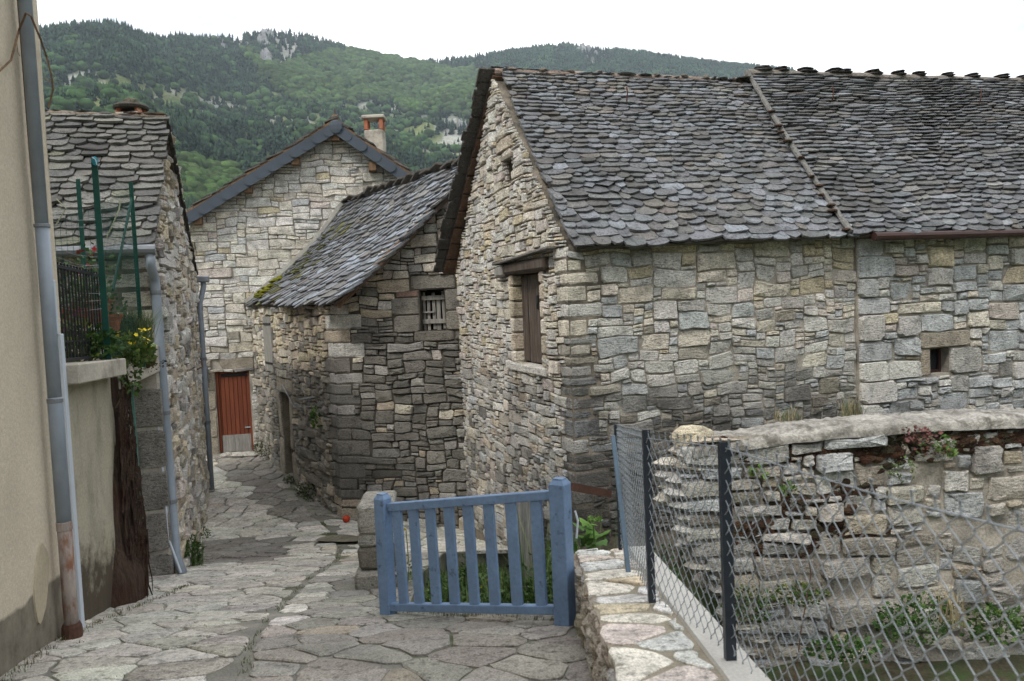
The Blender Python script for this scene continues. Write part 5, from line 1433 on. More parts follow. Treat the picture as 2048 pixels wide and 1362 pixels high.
b.tube([at(241, 402, 6.4), at(238, 420, 6.4), at(214, 475, 6.4)], .006, 5); b.tube([at(113, 398, 5.9), at(132, 416, 5.9), at(112, 450, 5.9)], .005, 5)
b.build('tie_cord', mat('pale_cord', (.42, .45, .30), bs=0), nf)
v, f = lump(at(190, 322, 5.88), .022, .02, .035, rp, 8, 5, .3); mesh_obj('cloth_tie', v, f, M['turquoise'], nf)
b = MB(); b.tube([at(184, 314, 5.85), at(191, 319, 5.85), at(194, 330, 5.85)], .004, 4); b.build('cloth_knot', M['white_pvc'], nf)

# terracotta pots and plants on the terrace
def pot(px, py, D, s, label, plant_cols=None, hgt=.18, n=220, ls=.05, fl=None, nfl=0):
    p = at(px, py, D); 
    t = thing('plant_pot', label, 'pot', p, 'terracotta pots behind the railing')
    b = MB(); b.lathe(p, [(s*.62, 0), (s*.92, s*1.15), (s*1.02, s*1.15), (s*1.04, s*1.4), (s*.93, s*1.4), (s*.9, s*1.2)], 18); b.build('pot', M['terracotta'], t)
    if plant_cols:
        c = p+Vector((0, 0, s*1.4+hgt*.6)); mb = MB(); leaves(mb, c, (s*1.4, s*1.4, hgt), n, ls, plant_cols, rp, flat=.7); mb.build('foliage', M['leaf'], t)
        if fl: flower_heads(t, [c+Vector((rp.uniform(-s, s)*1.2, rp.uniform(-s, s)-.05, rp.uniform(-.3, 1.0)*hgt)) for _ in range(nfl)], .026, fl, rp)
pot(146, 648, 6.3, .10, 'low terracotta pot nearest the grey pipe behind the railing', [G3, G2], .13, 160, .05)
pot(172, 640, 6.45, .11, 'terracotta pot left of the green post behind the railing', None)
pot(187, 655, 6.2, .11, 'wide rimmed terracotta pot beside the tall green post', [G3, G2], .16, 160, .045)
pot(196, 640, 6.8, .14, 'large terracotta pot with red flowers by the stone wall', [G2, G3], .30, 170, .05, (.35, .015, .02), 8)
pot(222, 662, 6.6, .10, 'terracotta pot right of the green post behind the railing', [G2, G1], .12, 90, .04)
q4 = at(138, 690, 5.75)
t = plant('flowering_plant', 'leafy plant with pink and purple flowers low behind the black railing', 'plant', q4, lambda mb: leaves(mb, q4, (.16, .16, .24), 420, .06, [G3, G2, (.16, .20, .03)], rp, flat=.6))
flower_heads(t, [q4+Vector((rp.uniform(-.13, .13), rp.uniform(-.15, .0), rp.uniform(.0, .28))) for _ in range(9)], .018, (.30, .07, .28), rp)
q5 = at(178, 690, 5.9)
plant('leafy_plant', 'dark green leafy plant low behind the middle of the black railing', 'plant', q5, lambda mb: leaves(mb, q5, (.22, .2, .14), 420, .055, [G1, G2], rp, flat=.6))

# ================================================================== LANE SIDE: pillar, gate, manhole, small things
mh = thing('manhole_cover', 'round dull iron manhole cover set in the paving', 'manhole', (-2.56, 10.95, H(-2.56, 10.95)))
mz = H(-2.56, 10.95); v = []; f = []; n = 40
for rr_, dz in ((.33, .040), (.31, .052), (.30, .047), (.0, .048)):
    for k in range(n if rr_ else 1):
        a = 2*math.pi*k/n; x, y = -2.56+rr_*math.cos(a), 10.95+rr_*math.sin(a); v.append((x, y, H(x, y)+dz))
for l in range(2):
    for k in range(n): j = (k+1) % n; f.append((l*n+k, l*n+j, (l+1)*n+j, (l+1)*n+k))
for k in range(n): f.append((2*n+k, 2*n+(k+1) % n, 3*n))
mesh_obj('lid', v, f, M['manhole'], mh)
for i in range(-3, 4):
    for j in range(-3, 4):
        if i*i+j*j < 11:
            x, y = -2.56+i*.08, 10.95+j*.08; b = MB(); b.box((x, y, H(x, y)+.050), (.022, 0, 0), (0, .022, 0), (0, 0, .004)); b.build('stud', M['manhole'], mh)
p = at(693, 1046, 12.75); p.z = H(p.x, p.y)+.03
b = MB(); b.lathe(p, [(.045, 0), (.06, .03), (.062, .07), (.03, .10)], 12); rd = b.build('red_bottle_top', M['red_plastic']); tag(rd, 'small bright red plastic cap at the corner foot of the dark barn', 'cap')
# stone block pillar
pil = thing('stone_pillar', 'short pillar of four stacked square stone blocks left of the blue gate', 'pillar', (-1.13, 6.45, H(-1.13, 6.45)))
r = random.Random(12)
pl = at(712, 985, 6.35); pr_ = at(784, 985, 6.35); pcx = (pl.x+pr_.x)/2; pw = (pr_.x-pl.x)/2
zs = [at(745, y, 6.25).z for y in (1008, 1068, 1096, 1138, 1150, 1186)]
lv = [(zs[0]+.0, zs[1], 1.0, .26, (.27, .255, .22, .12)), (zs[1]+.012, zs[2]-.0, .97, .24, (.33, .315, .28, .1)), (zs[2]-.006, zs[3], .99, .25, (.21, .19, .155, .5)), (zs[3]-.008, zs[5]-.12, 1.16, .30, (.27, .255, .22, .2))]
for k, (z1, z0, s, dd_, c) in enumerate(lv):
    P1 = Pieces('block', 'x', M['stone'], 9)
    cy_ = 6.25+.24
    FP = Frame((pcx-pw*s, 6.25-.01*k), (1, .06), (.06, -1))
    # six-sided irregular block: front face detail plus body
    b = MB(); b.box((pcx, cy_, (z0+z1)/2), Vector((pw*s, .02, 0)), Vector((-.02, dd_*1.0, 0)), Vector((0, 0, (z1-z0)/2)), c, .022)
    nv = []
    for w in b.v: nv.append(w+Vector((ns(w.x*7, w.y*7, w.z*7), ns(w.x*7+9, w.y*7, w.z*7), ns(w.x*7, w.y*7+5, w.z*7)))*.02)
    mesh_obj('block', nv, b.f, M['stone_soft'], pil, b.c)
# gate
gt = thing('garden_gate', 'low light blue painted picket gate with rising top rail and two square posts', 'gate', (-.80, 4.95, -2.03))
GDl, GDr = 4.95, 4.30
def gp2(px, py): 
    t = (px-770)/(1127-770); D = 1/lerp(1/GDl, 1/GDr, t); return at(px, py, D)
gU = (gp2(1127, 1100)-gp2(770, 1100)); gU.z = 0; gU.normalize(); gN = Vector((gU.y, -gU.x, 0))
if gN.y > 0: gN = -gN
def gpost(px, ytop, ybot, w):
    a, c = gp2(px, ybot), gp2(px, ytop); x = gp2(px, (ybot+ytop)/2); g_ = thing
    lean = Vector((0, 0, 0)); zc = (a.z+c.z)/2; hh = (c.z-a.z)/2
    b = MB(); b.box((x.x, x.y, zc-.02), gU*w/2, gN*w/2, Vector((0, 0, hh-.0)), bev=.004); 
    z = zc+hh-.02; cap = [(1, 0), (1.0, .006), (.55, .028), (.0, .030)]
    vv = []; q_ = w/2
    for s, dz in ((1.0, 0), (.62, .024), (.60, .032)):
        for i, j in ((-1, -1), (1, -1), (1, 1), (-1, 1)): vv.append(Vector((x.x, x.y, z+dz))+gU*q_*s*i+gN*q_*s*j)
    b.add(vv, [(l*4+i, l*4+(i+1) % 4, l*4+4+(i+1) % 4, l*4+4+i) for l in range(2) for i in range(4)]+[(8, 9, 10, 11)])
    return b.build('post', M['blue_paint'], gt), (x.x, x.y)
gpost(771, 990, 1236, .082); gpost(1125, 960, 1256, .095)
T0, T1 = gp2(778, 1014), gp2(1108, 989); B0, B1 = gp2(782, 1213), gp2(1112, 1219)
b = MB(); b.bar(T0, T1, .045, .052, bev=.004); b.build('rail', M['blue_paint'], gt)
b = MB(); b.bar(B0, B1, .045, .050, bev=.004); b.build('rail', M['blue_paint'], gt)
for px0, px1 in ((796, 812), (832, 846), (868, 883), (907, 921), (946, 961), (987, 1001), (1029, 1043), (1076, 1087)):
    px0 -= .5; tt = (px0-778)/330; tb = (px1-782)/330
    a = lerp(T0, T1, tt)+Vector((0, 0, -.024))-gN*.0; c = lerp(B0, B1, tb)+Vector((0, 0, .023))
    b = MB(); b.bar(c, a, .026, .068, up=gU, bev=.003); b.build('picket', M['blue_paint'], gt)
b = MB(); b.tube([gp2(1137, 1020)+gU*.04, gp2(1146, 1040)+gU*.03, gp2(1143, 1075)+gU*.03], .006, 6); b.build('latch', M['white_pvc'], gt)
# rusty bar from gate post to fence
b = MB(); b.bar(at(1141, 973, 4.32), at(1222, 988, 4.62), .008, .045); o = b.build('iron_bar', M['rust']); tag(o, 'flat rusty iron bar joining the gate post to the wire fence', 'bar')
# old plank standing behind the gate
pa, pb = at(1047, 985, 6.4), at(1064, 1255, 6.4)
b = MB(); b.bar(pb, pa, .03, .125, up=Vector((1, 0, 0)), bev=.006); o = b.build('old_plank', M['wood_grey']); tag(o, 'grey weathered plank standing upright behind the blue gate', 'plank')
# kerb below the garden bed
b = MB()
kb = thing('kerb', 'pale stone kerb between the flower bed and the lower paving', 'kerb', (0, 9.4, -3.2))
x = -.85
while x < 1.2:
    w = r.uniform(.3, .55); b = MB(); b.box((x+w/2, 9.42+r.uniform(-.01, .01), H(x, 9.6)-.04), (w/2-.012, 0, 0), (0, .09, 0), (0, 0, .09), (.36, .35, .31, .1), .02); b.build('kerb_stone', M['stone_soft'], kb); x += w
# edge stones at the gate threshold
es = thing('step_edge', 'row of grey flat edge stones at the threshold under the blue gate', 'step', (-.2, 4.75, -2))
for k in range(5):
    t0, t1 = k/5, (k+1)/5-.01
    a, c = Vector((-.80, 5.05, 0)), Vector((.33, 4.42, 0)); p0, p1 = lerp(a, c, t0), lerp(a, c, t1); m_ = (p0+p1)/2; m_.z = H(m_.x, m_.y)+.0
    dd_ = (p1-p0)/2; dd_.z = (H(p1.x, p1.y)-H(p0.x, p0.y))/2
    b = MB(); b.box(m_+Vector((0, 0, -.03)), dd_, gN*r.uniform(.08, .13), Vector((0, 0, .055)), (.25, .235, .20, .3), .02)
    mesh_obj('edge_stone', [w+Vector((ns(w.x*8, w.y*8, 3), ns(w.x*8, w.y*8, 7), ns(w.x*9, w.y*9, 1)*.6))*.02 for w in b.v], b.f, M['stone_soft'], es, b.c)

# ================================================================== NEAR WALL with pale crazy-paved top
nw = thing('low_wall', 'low wall at bottom right with a top of pale cream flat stones', 'wall', (.6, 3.0, -2.0))
def wtop(y): return interp(y, [(0.3, -1.02), (2.6, -1.28), (4.72, -1.56)])
def wl(y): return interp(y, [(0, .29), (2.6, .305), (4.72, .335)])
def wr(y): return interp(y, [(0, .80), (2.6, .765), (4.72, .775)])
Y0, Y1 = 1.2, 4.72
v = []; f = []; n = 30
for i in range(n+1):
    y = lerp(Y0, Y1, i/n); v += [(wl(y), y, -3.4), (wl(y), y, wtop(y)), (wr(y), y, wtop(y)), (wr(y), y, -3.4)]
for i in range(n):
    q = 4*i
    for k in range(3): f.append((q+k, q+k+4, q+k+5, q+k+1))
f += [(0, 1, 2, 3), (4*n+3, 4*n+2, 4*n+1, 4*n)]
M['cap_joint'] = mat('pale_joint', (.30, .265, .20), var=.2, fine=90, fvar=.25, bs=.8, bd=.005)
mesh_obj('core', v, f, M['cap_joint'], nw)
rw = random.Random(31); seeds = []
y = Y0-.1
while y < Y1+.1:
    cols_ = rw.choice((1, 2, 2)); 
    for k in range(cols_):
        seeds.append((lerp(wl(y), wr(y), (k+.5)/cols_+rw.uniform(-.12, .12)), y+rw.uniform(-.05, .05)))
    y += rw.uniform(.12, .21)
PC = Pieces('cap_stone', 'cap_stones', M['paving'], 300)
for poly in voronoi(seeds, rw, 1.0):
    cy_ = sum(p[1] for p in poly)/len(poly)
    poly = clip_poly(poly, (wl(cy_)-.012, 0), (-1, 0)); poly = clip_poly(poly, (wr(cy_)-.13, 0), (1, 0)); poly = clip_poly(poly, (0, Y1+.02), (0, 1)); poly = clip_poly(poly, (0, Y0), (0, -1))
    if len(poly) < 3: continue
    sg = slab_geo(poly, lambda x, y: wtop(y), rw, joint=.016, th=.010, rough=.012, tilt=.02)
    if sg: PC.add(sg[0], sg[1], (*wpick(rw, [(4, (.62, .57, .48)), (2, (.60, .51, .42)), (1.4, (.56, .47, .32)), (2, (.58, .57, .53)), (.4, (.60, .52, .46))]), -.22+rw.uniform(-.05, .1)), nw)
PC.build(nw)
v = []; f = []
for i in range(41):
    y = lerp(Y0, Y1+.015, i/40); a_ = wr(y)-.125+.006*ns(y*4, 1); b2 = wr(y)+.02; z = wtop(y)
    v += [(a_, y, z-.01), (a_+.01, y, z+.014), (b2-.01, y, z+.014+.003*ns(y*6, 2)), (b2, y, z-.03)]
for i in range(40):
    for k in range(3): q = 4*i+k; f.append((q, q+4, q+5, q+1))
f.append((160, 161, 162, 163))
mesh_obj('concrete_strip', v, f, mat('pale_strip', (.54, .52, .475), var=.1, fine=80, fvar=.15, bs=.5, bd=.004), nw)
PW_ = Pieces('stone', 'small_stones', M['stone'], 300)
FWl = side_line((wl(Y0), Y0), (wl(Y1), Y1)); FWl = Frame((wl(Y0), Y0), (wl(Y1)-wl(Y0), Y1-Y0), (-1, 0))
masonry(PW_, FWl, (0, Y1-Y0), (-2.5, -.9), lambda u, z: z < wtop(Y0+u)-.015, lambda u, z, r: (r.choice((3, 4, 5, 7)), r.choice((1, 1, 2))), lambda u, z, r: (wpick(r, [(3, (.40, .34, .265)), (2, (.44, .39, .32)), (1, GREY), (1, (.34, .275, .20))]), r.uniform(-.1, .15)), nw, rw, du=.04, dv=.03, joint=.004, depth=.03, warp=.03, rough=1.2)
FWr = Frame((wr(Y0), Y0), (wr(Y1)-wr(Y0), Y1-Y0), (1, 0))
PW_.build(nw)
# heap of broken stones where wall, lane and gate post meet
for k, (px, py, s, c) in enumerate(((1172, 1285, .085, (.38, .34, .27)), (1185, 1320, .04, (.48, .47, .44)), (1168, 1250, .06, (.30, .27, .2)))):
    p = at(px, py, 4.0-.2*(k > 0)); v, f = lump(p, s*.8, s, s*1.1, rw, 7, 4, .22)
    o = mesh_obj('loose_stone', v, f, M['stone'], None, [(*c, .05)]*len(v)); tag(o, ['brown broken stone between the gate post and low wall', 'small white stone at the foot of the low wall', 'dark stone tucked behind the right gate post'][k], 'stone', 'loose stones by the low wall')

# ================================================================== CHAIN-LINK FENCE
cf = thing('chain_link_fence', 'galvanised chain-link fence on dark posts along the low wall', 'fence', (.6, 3, -1.5))
FP_ = [Vector((.602, 4.66, 0)), Vector((.575, 3.42, 0)), Vector((.705, 2.62, 0)), Vector((.83, 1.75, 0)), Vector((1.03, .9, 0))]
def fz(y): return wtop(y)
tz = [at(1222, 850, 4.66).z, at(1284, 860, 3.42).z, at(1447, 884, 2.62).z]
for k, (w, top_) in enumerate(zip((.022, .032, .036), tz)):
    p = FP_[k]; z0 = fz(p.y)+.012; b = MB()
    if k == 2: z0 -= .12
    b.box((p.x, p.y, (z0+top_)/2), (w/2, 0, 0), (0, .003, 0), (0, 0, (top_-z0)/2)); b.box((p.x-w/2+.002, p.y+w*.4+.003, (z0+top_)/2), (.002, 0, 0), (0, w*.4, 0), (0, 0, (top_-z0)/2-.001))
    b.build('post', M['post_grey'], cf)
p3 = Vector((1.03, .9, 0)); b = MB(); b.box((p3.x, p3.y, -.9), (.018, 0, 0), (0, .003, 0), (0, 0, .5)); b.build('post', M['post_grey'], cf)
b = MB(); b.bar(at(1226, 872, 4.6), at(1258, 1155, 4.05), .025, .022, bev=.003); b.build('brace', M['post_blue'], cf)
# path of the mesh
seg = [0]
for a, c in zip(FP_, FP_[1:]): seg.append(seg[-1]+(c-a).length)
def fpos(s):
    for k in range(len(seg)-1):
        if s <= seg[k+1] or k == len(seg)-2:
            t = (s-seg[k])/(seg[k+1]-seg[k]); return lerp(FP_[k], FP_[k+1], t)
def ftopz(y): return interp(y, [(.9, -.40), (1.4, -.452), (1.75, -.475), (2.15, -.50), (2.62, tz[2]-.012), (3.42, tz[1]-.03), (4.66, tz[0]-.02)])
pth, qv = .0335, .036
nW = int(seg[-1]/pth)
for k in range(nW):
    s = (k+.5)*pth; c = fpos(s); tdir = (fpos(min(seg[-1], s+.01))-fpos(max(0, s-.01))).normalized(); nn = Vector((-tdir.y, tdir.x, 0))
    z1 = ftopz(c.y)+.006*ns(s*6, 2); zb = fz(c.y)+.03; pts = []
    j = 0; z = z1
    while z > zb:
        sgn = 1 if (j+k) % 2 else -1
        for a, dz in ((.93, -.14), (1.02, 0), (.93, .14)):
            dx = sgn*pth*.5*a+.0018*ns(s*9, j*.7); pts.append(c+tdir*dx+nn*(.002*sgn*(1 if dz > 0 else -1)+.010*ns(s*2.2, z*3, 4))+Vector((0, 0, z-dz*-qv)))
        z -= qv*(1+.08*ns(s*3, z*5, 9)); j += 1
    if len(pts) < 4: continue
    pts.sort(key=lambda p: -p.z)
    sgn = pts[0]
    pts = [pts[0]+Vector((0, 0, .016))+tdir*.006, pts[0]+Vector((0, 0, .018))-tdir*.004]+pts
    b = MB(); b.tube(pts, .0017, 5, cap=False); b.build('wire', M['galv'], cf, smooth=True)
for dz in (-.008,):
    b = MB(); b.tube([Vector((*fpos(seg[-1]*i/60).xy, ftopz(fpos(seg[-1]*i/60).y)+dz)) for i in range(61)], .0022, 5, cap=False); b.build('line_wire', M['galv'], cf)

# ================================================================== GARDEN WALL behind the fence
gwl = thing('garden_wall', 'rough rubble garden wall with rounded mortar cap behind the chain-link fence', 'wall', (1.3, 6.1, -3.0))
RWo = (at(1330, 880, 6.15).x, 6.15)
FR = Frame(RWo, (1, -.012), (-.012, -1))
GWL = 5.4
def rleft(z): return interp(z, [(-3.2, .62), (-2.5, .45), (-1.9, .10), (-1.6, .06), (-1.1, .18)])+.07*ns(z*4, 2)
def rtop(u): return interp(u, [(0, -1.19), (.3, -1.16), (.55, -1.13), (1.0, -1.08), (2, -1.035), (6, -1.06)])
v = []; f = []; n = 40
for i in range(n+1):
    for j in range(25):
        z = lerp(-3.3, -1.15, j/24); u = lerp(rleft(z)+.06, GWL, i/n); v.append(FR.p(u, z, .004+.03*ns(u*3, z*3, 5)+.012*ns(u*11, z*11, 5)))
for i in range(n):
    for j in range(24): q = i*25+j; f.append((q, q+25, q+26, q+1))
n0 = len(v)
for j in range(25): z = lerp(-3.3, -1.15, j/24); v.append(FR.p(rleft(z)+.1, z, -.42))
for j in range(24): f.append((j, j+1, n0+j+1, n0+j))
mesh_obj('core', v, f, M['mortar'], gwl)
rg_ = random.Random(91)
PG = Pieces('stone', 'small_stones', M['stone'], 300)
def sizeg(u, z, r):
    t = r.random()
    if u < 1.1: b = 1 if t < .3 else 2 if t < .75 else 3; return max(3, int(b*r.uniform(1.4, 3.4)+1)), b
    b = 1 if t < .2 else 2 if t < .45 else 3 if t < .75 else 4
    return max(2, int(b*r.uniform(.9, 2.3)+1)), b
def colg(u, z, r):
    c = wpick(r, [(3, (.46, .43, .375)), (2, (.50, .46, .385)), (1.6, BLUE), (1, TAN), (1.2, GREY), (.6, BROWN), (1, PALE)])
    if z < -2.1: c = tuple(x*.8 for x in c)
    return c, r.uniform(-.08, .26)+(.12 if z < -2.1 else 0)
seed = 5.0
for (a, b_, c, d) in pack(GWL, 2.15, .062, .055, lambda u, z, r: sizeg(u, z-3.3, r), lambda u, z: u > rleft(z-3.3), rg_):
    z0, z1 = b_-3.3, d-3.3
    if z1 > -1.2 and a > .5: z1 = -1.2
    if z1-z0 < .03: continue
    if rg_.random() < .16 and a > 1.0: continue                # mortar shows where a stone is missing
    out = rg_.uniform(.0, .055) if a < 1.3 else rg_.uniform(-.012, .02)
    v, f = stone_geo(FR, a, z0, c, z1, rg_, seed, joint=.014 if a > 1.2 else .018, depth=.04, warp=.04, rough=1.7, back=-.12, cutk=.8)
    v = [p+FR.N*out for p in v]
    col, al = colg(a, z0, rg_); PG.add(v, f, (*col, al), gwl, hidden=False)
for z in np.arange(-3.2, -1.25, .10):                       # broken end of the wall: stones that stick out to the left
    u = rleft(z); L = rg_.uniform(.18, .34); h = rg_.uniform(.035, .06)
    for dp in (.06, .26):
        v, f = lump(FR.p(u+L*.5-rg_.uniform(.0, .13), z, -dp), L*.55, .13, h, rg_, 8, 4, .16)
        PG.add(v, f, (*wpick(rg_, [(2, PALE), (2, CREAM), (1, GREY), (1, BLUE)]), .0), gwl)
PG.build(gwl)
v, f = lump(FR.p(.24, -1.17, -.12), .17, .14, .10, rg_, 9, 6, .12); mesh_obj('end_stone', v, f, M['stone'], gwl, [(.52, .46, .34, -.1)]*len(v))
# rounded mortar cap
v = []; f = []; n = 220; m_ = 14
for i in range(n+1):
    u = .20+(GWL-.2)*i/n; zt = rtop(u)
    for k in range(m_+1):
        a = math.pi*k/m_; w = .27+.03*ns(u*1.5, 9); th = .10+.02*ns(u*2.2, 4)
        dy = math.cos(a); dz = math.sin(a)**.5
        e = .018*ns(u*5, k*.6, 2)+.016*ns(u*18, k*1.7, 3)+.008*ns(u*45, k*3, 8)+(.03*ns(u*4, 3) if k in (0, 1) else 0)
        v.append(FR.p(u, zt-.13+dz*(th+e), .06+dy*(w+e)-.24+.0))
for i in range(n):
    for k in range(m_): q = i*(m_+1)+k; f.append((q, q+1, q+m_+2, q+m_+1))
f.append(tuple(range(m_+1)))
mesh_obj('mortar_cap', v, f, M['cap_concrete'], gwl, smooth=True)
# dry brown moss and sedum cushions on the wall
mossi = 0
spots = [(1660, 905, 50), (1720, 905, 60), (1780, 898, 60), (1830, 895, 60), (1600, 915, 40), (1560, 1010, 60), (1640, 1040, 70), (1700, 985, 50), (1540, 1090, 60), (1900, 890, 50), (1950, 885, 40), (2020, 880, 40), (1690, 1060, 60), (1500, 1060, 40), (1480, 900, 40)]
for (px, py, s) in spots:
    mb = MB(); n_ = 48
    for k in range(n_):
        p = FR.h(px+rg_.gauss(0, s*.55), py+rg_.gauss(0, s*.22), .0+rg_.uniform(.0, .05)); q = rg_.uniform(.012, .034)
        v, f = lump(p, q*1.7, q*.45, q*1.0, rg_, 7, 4, .45); mb.add(v, f, rg_.choice([(.075, .035, .02, 1), (.055, .03, .02, 1), (.10, .06, .035, 1), (.06, .05, .03, 1)]))
    leaves(mb, FR.h(px, py, .04), (s*.0022, .04, s*.0009), 160, .018, [(.10, .045, .03), (.08, .05, .03), (.09, .085, .03)], rg_)
    o = mb.build('dry_moss', M['moss'], gwl); mossi += 1

# wall and garden plants
def wall_tuft(px, py, D, w, h, n, ls, cols, label, name='wall_plant', cat='plant', grass=0, group=None):
    p = at(px, py, D); t = thing(name, label, cat, p, group); mb = MB()
    if n: leaves(mb, p, (w, .10, h), n, ls, cols, rp, flat=.75)
    if grass: blades(mb, p-Vector((0, 0, h)), grass, h*2.2, w*.8, cols, rp, .003, .9)
    mb.build('foliage', M['leaf'], t); return t
wt = 6.0
wall_tuft(1516, 945, wt, .05, .035, 40, .045, [G3, (.10, .20, .03)], 'small bright green fern in the wall right of the thick dark post', 'fern')
wall_tuft(1576, 978, wt, .055, .04, 45, .045, [G3, G2], 'small green fern low right of the thick dark post', 'fern')
wall_tuft(1870, 890, wt, .16, .10, 160, .035, [G2, G4, (.17, .07, .06)], 'trailing green and reddish plant under the mortar cap')
wall_tuft(1890, 905, wt-.05, .05, .04, 40, .045, [G3, (.10, .19, .03)], 'bright green fern among the trailing plant at upper right', 'fern')
wall_tuft(1835, 870, wt, .12, .07, 130, .03, [(.20, .085, .085), (.16, .07, .06)], 'pinkish red stonecrop cushion under the mortar cap', 'stonecrop')
wall_tuft(1800, 940, wt, .12, .12, 90, .03, [G4, G3], 'sparse pale green creeper hanging below the mortar cap', 'creeper')
wall_tuft(1500, 1210, wt-.1, .20, .15, 420, .03, [G1, G2, (.07, .10, .02)], 'dark green moss-like plant low behind the thick dark post')
wall_tuft(1600, 1190, wt-.1, .22, .09, 360, .03, [G1, (.09, .11, .02)], 'olive green plant patch at the wall foot in the middle')
wall_tuft(1830, 1240, wt-.2, .30, .20, 800, .035, [G1, G2], 'dense dark green plant clump low on the garden wall')
wall_tuft(1990, 1250, wt-.2, .26, .16, 500, .04, [G1, G2, G3], 'dark green leafy clump low at the right edge')
wall_tuft(1690, 1300, wt-.3, .3, .10, 420, .04, [G1, G2], 'low green ground plant at the wall foot')
wall_tuft(1330, 1150, 5.9, .10, .25, 300, .03, [G1], 'dark shaded plant between the low wall and garden wall')
t = wall_tuft(1905, 1215, wt-.35, .1, .13, 0, .03, [DRY, (.30, .26, .16)], 'tuft of dry straw-coloured grass on the garden wall', 'dry_grass', 'grass', 60)
b = MB(); b.tube([at(1590, 1362, 5.0), at(1602, 1260, 5.05), at(1622, 1150, 5.1), at(1618, 1120, 5.1)], .004, 4); o = b.build('dry_stalk', M['wood_ochre']); tag(o, 'single dry stalk leaning in front of the garden wall', 'stalk')
wall_tuft(1700, 815, 7.2, .12, .10, 0, .03, [G4, DRY], 'pale grass tuft growing behind the mortar cap near the joint', 'grass_tuft', 'grass', 90)
wall_tuft(1575, 828, 7.2, .14, .06, 0, .03, [DRY, G4], 'dry brown grass tuft growing behind the left part of the mortar cap', 'grass_tuft', 'grass', 90)
# broad-leaved plant behind the end of the low wall
bp = at(1188, 1075, 5.1); t = thing('leafy_plant', 'bright green broad-leaved plant beside the blue gate post', 'plant', bp)
for k in range(9):
    a = 2*math.pi*k/9+.3; L = rp.uniform(.10, .17); d = Vector((math.cos(a), math.sin(a)*.7, rp.uniform(.1, .7))).normalized(); s = d.cross(Vector((0, 0, 1))).normalized()
    base_p = bp+Vector((0, 0, rp.uniform(-.10, .08))); nn = s.cross(d); v = []
    pts = [(0, 0), (.25, .22), (.45, .20), (.5, .42), (.7, .25), (.85, .22), (1.05, 0), (.85, -.22), (.7, -.25), (.5, -.42), (.45, -.20), (.25, -.22)]
    v = [base_p+d*L*x+s*L*y*.9+nn*L*(.12-.3*abs(y))-Vector((0, 0, .10*L*x*x)) for x, y in pts]+[base_p+d*L*.55+nn*L*.05]
    c = rp.choice([(.10, .22, .03), (.13, .26, .04), (.07, .16, .025)])
    mesh_obj('leaf', v, [(i, (i+1) % 12, 12) for i in range(12)], M['leaf'], t, [(*c, 1)]*13)
fh = MB(); leaves(fh, bp+Vector((.01, 0, .12)), (.045, .045, .022), 160, .016, [(.22, .36, .08), (.16, .28, .06)], rp, flat=.8); fh.build('flower_head', M['leaf'], t)
b = MB(); b.tube([bp-Vector((0, 0, .25)), bp+Vector((0, 0, .1))], .006, 5, (.12, .2, .05, 1)); b.build('stem', M['leaf'], t)
wall_tuft(1160, 1095, 5.0, .06, .06, 30, .07, [(.09, .19, .03), G2], 'small green leaves between the gate post and low wall')
# weeds in the bed below the gate
rq = random.Random(14)
mb = MB()
for k in range(112):
    x, y = (rq.uniform(-.6, .75), rq.uniform(5.1, 8.3)) if k < 92 else (rq.uniform(-.88, -.62), rq.uniform(5.5, 8.6))
    if x > .52 and y > 6.8: continue
    z = Gz(x, y); hh = rq.uniform(.10, .24)*(1.0 if x < .1 else 1.7)*(1.25 if y < 6 else .8)
    leaves(mb, (x, y, z+hh*.75), (.16, .16, hh*.7), 190, .045, [G1, G2, (.05, .10, .02), G3], rq, flat=.6)
    if k % 2: blades(mb, (x, y, z+.05), 36, hh*1.9, .12, [G2, G3, (.12, .15, .05)], rq, .004, .6)
o = mb.build('weeds', M['leaf']); tag(o, 'dense green weeds filling the sunken bed behind the blue gate', 'weeds', kind='stuff')
for k, (px, py, D, hgt) in enumerate(((812, 1060, 6.4, .62), (792, 1050, 6.2, .66), (930, 1075, 7.2, .7), (948, 1050, 7.4, .8), (905, 1120, 6.6, .4), (968, 1150, 6.2, .4), (985, 1130, 6.8, .5), (915, 1170, 5.8, .35))):
    p = at(px, py, D); t = thing('yellow_flower_stalk', ['tall thin stalk with one yellow flower left of the second picket', 'yellow flower stalk beside the left gate post', 'tall yellow flower stalk behind the middle pickets', 'tallest yellow flower stalk behind the middle pickets', 'short yellow flower stalk behind the fourth picket', 'yellow flower stalk low behind the sixth picket', 'yellow flower stalk against the barn wall behind the gate', 'lowest yellow flower stalk behind the gate'][k], 'flower', p, 'yellow flowers behind the gate')
    b = MB(); b.tube([p-Vector((.03, 0, hgt)), p-Vector((-.01, 0, hgt*.5)), p], .004, 4, (.10, .16, .05, 1)); leaves(b, p-Vector((0, 0, hgt*.55)), (.05, .05, hgt*.35), 40, .04, [G2, G3], rq); b.build('stem', M['leaf'], t)
    flower_heads(t, [p+Vector((rq.uniform(-.04, .04), rq.uniform(-.04, .04), rq.uniform(-.1, .02))) for _ in range(3 if k > 1 else 1)], .020, (.75, .60, .01), rq)
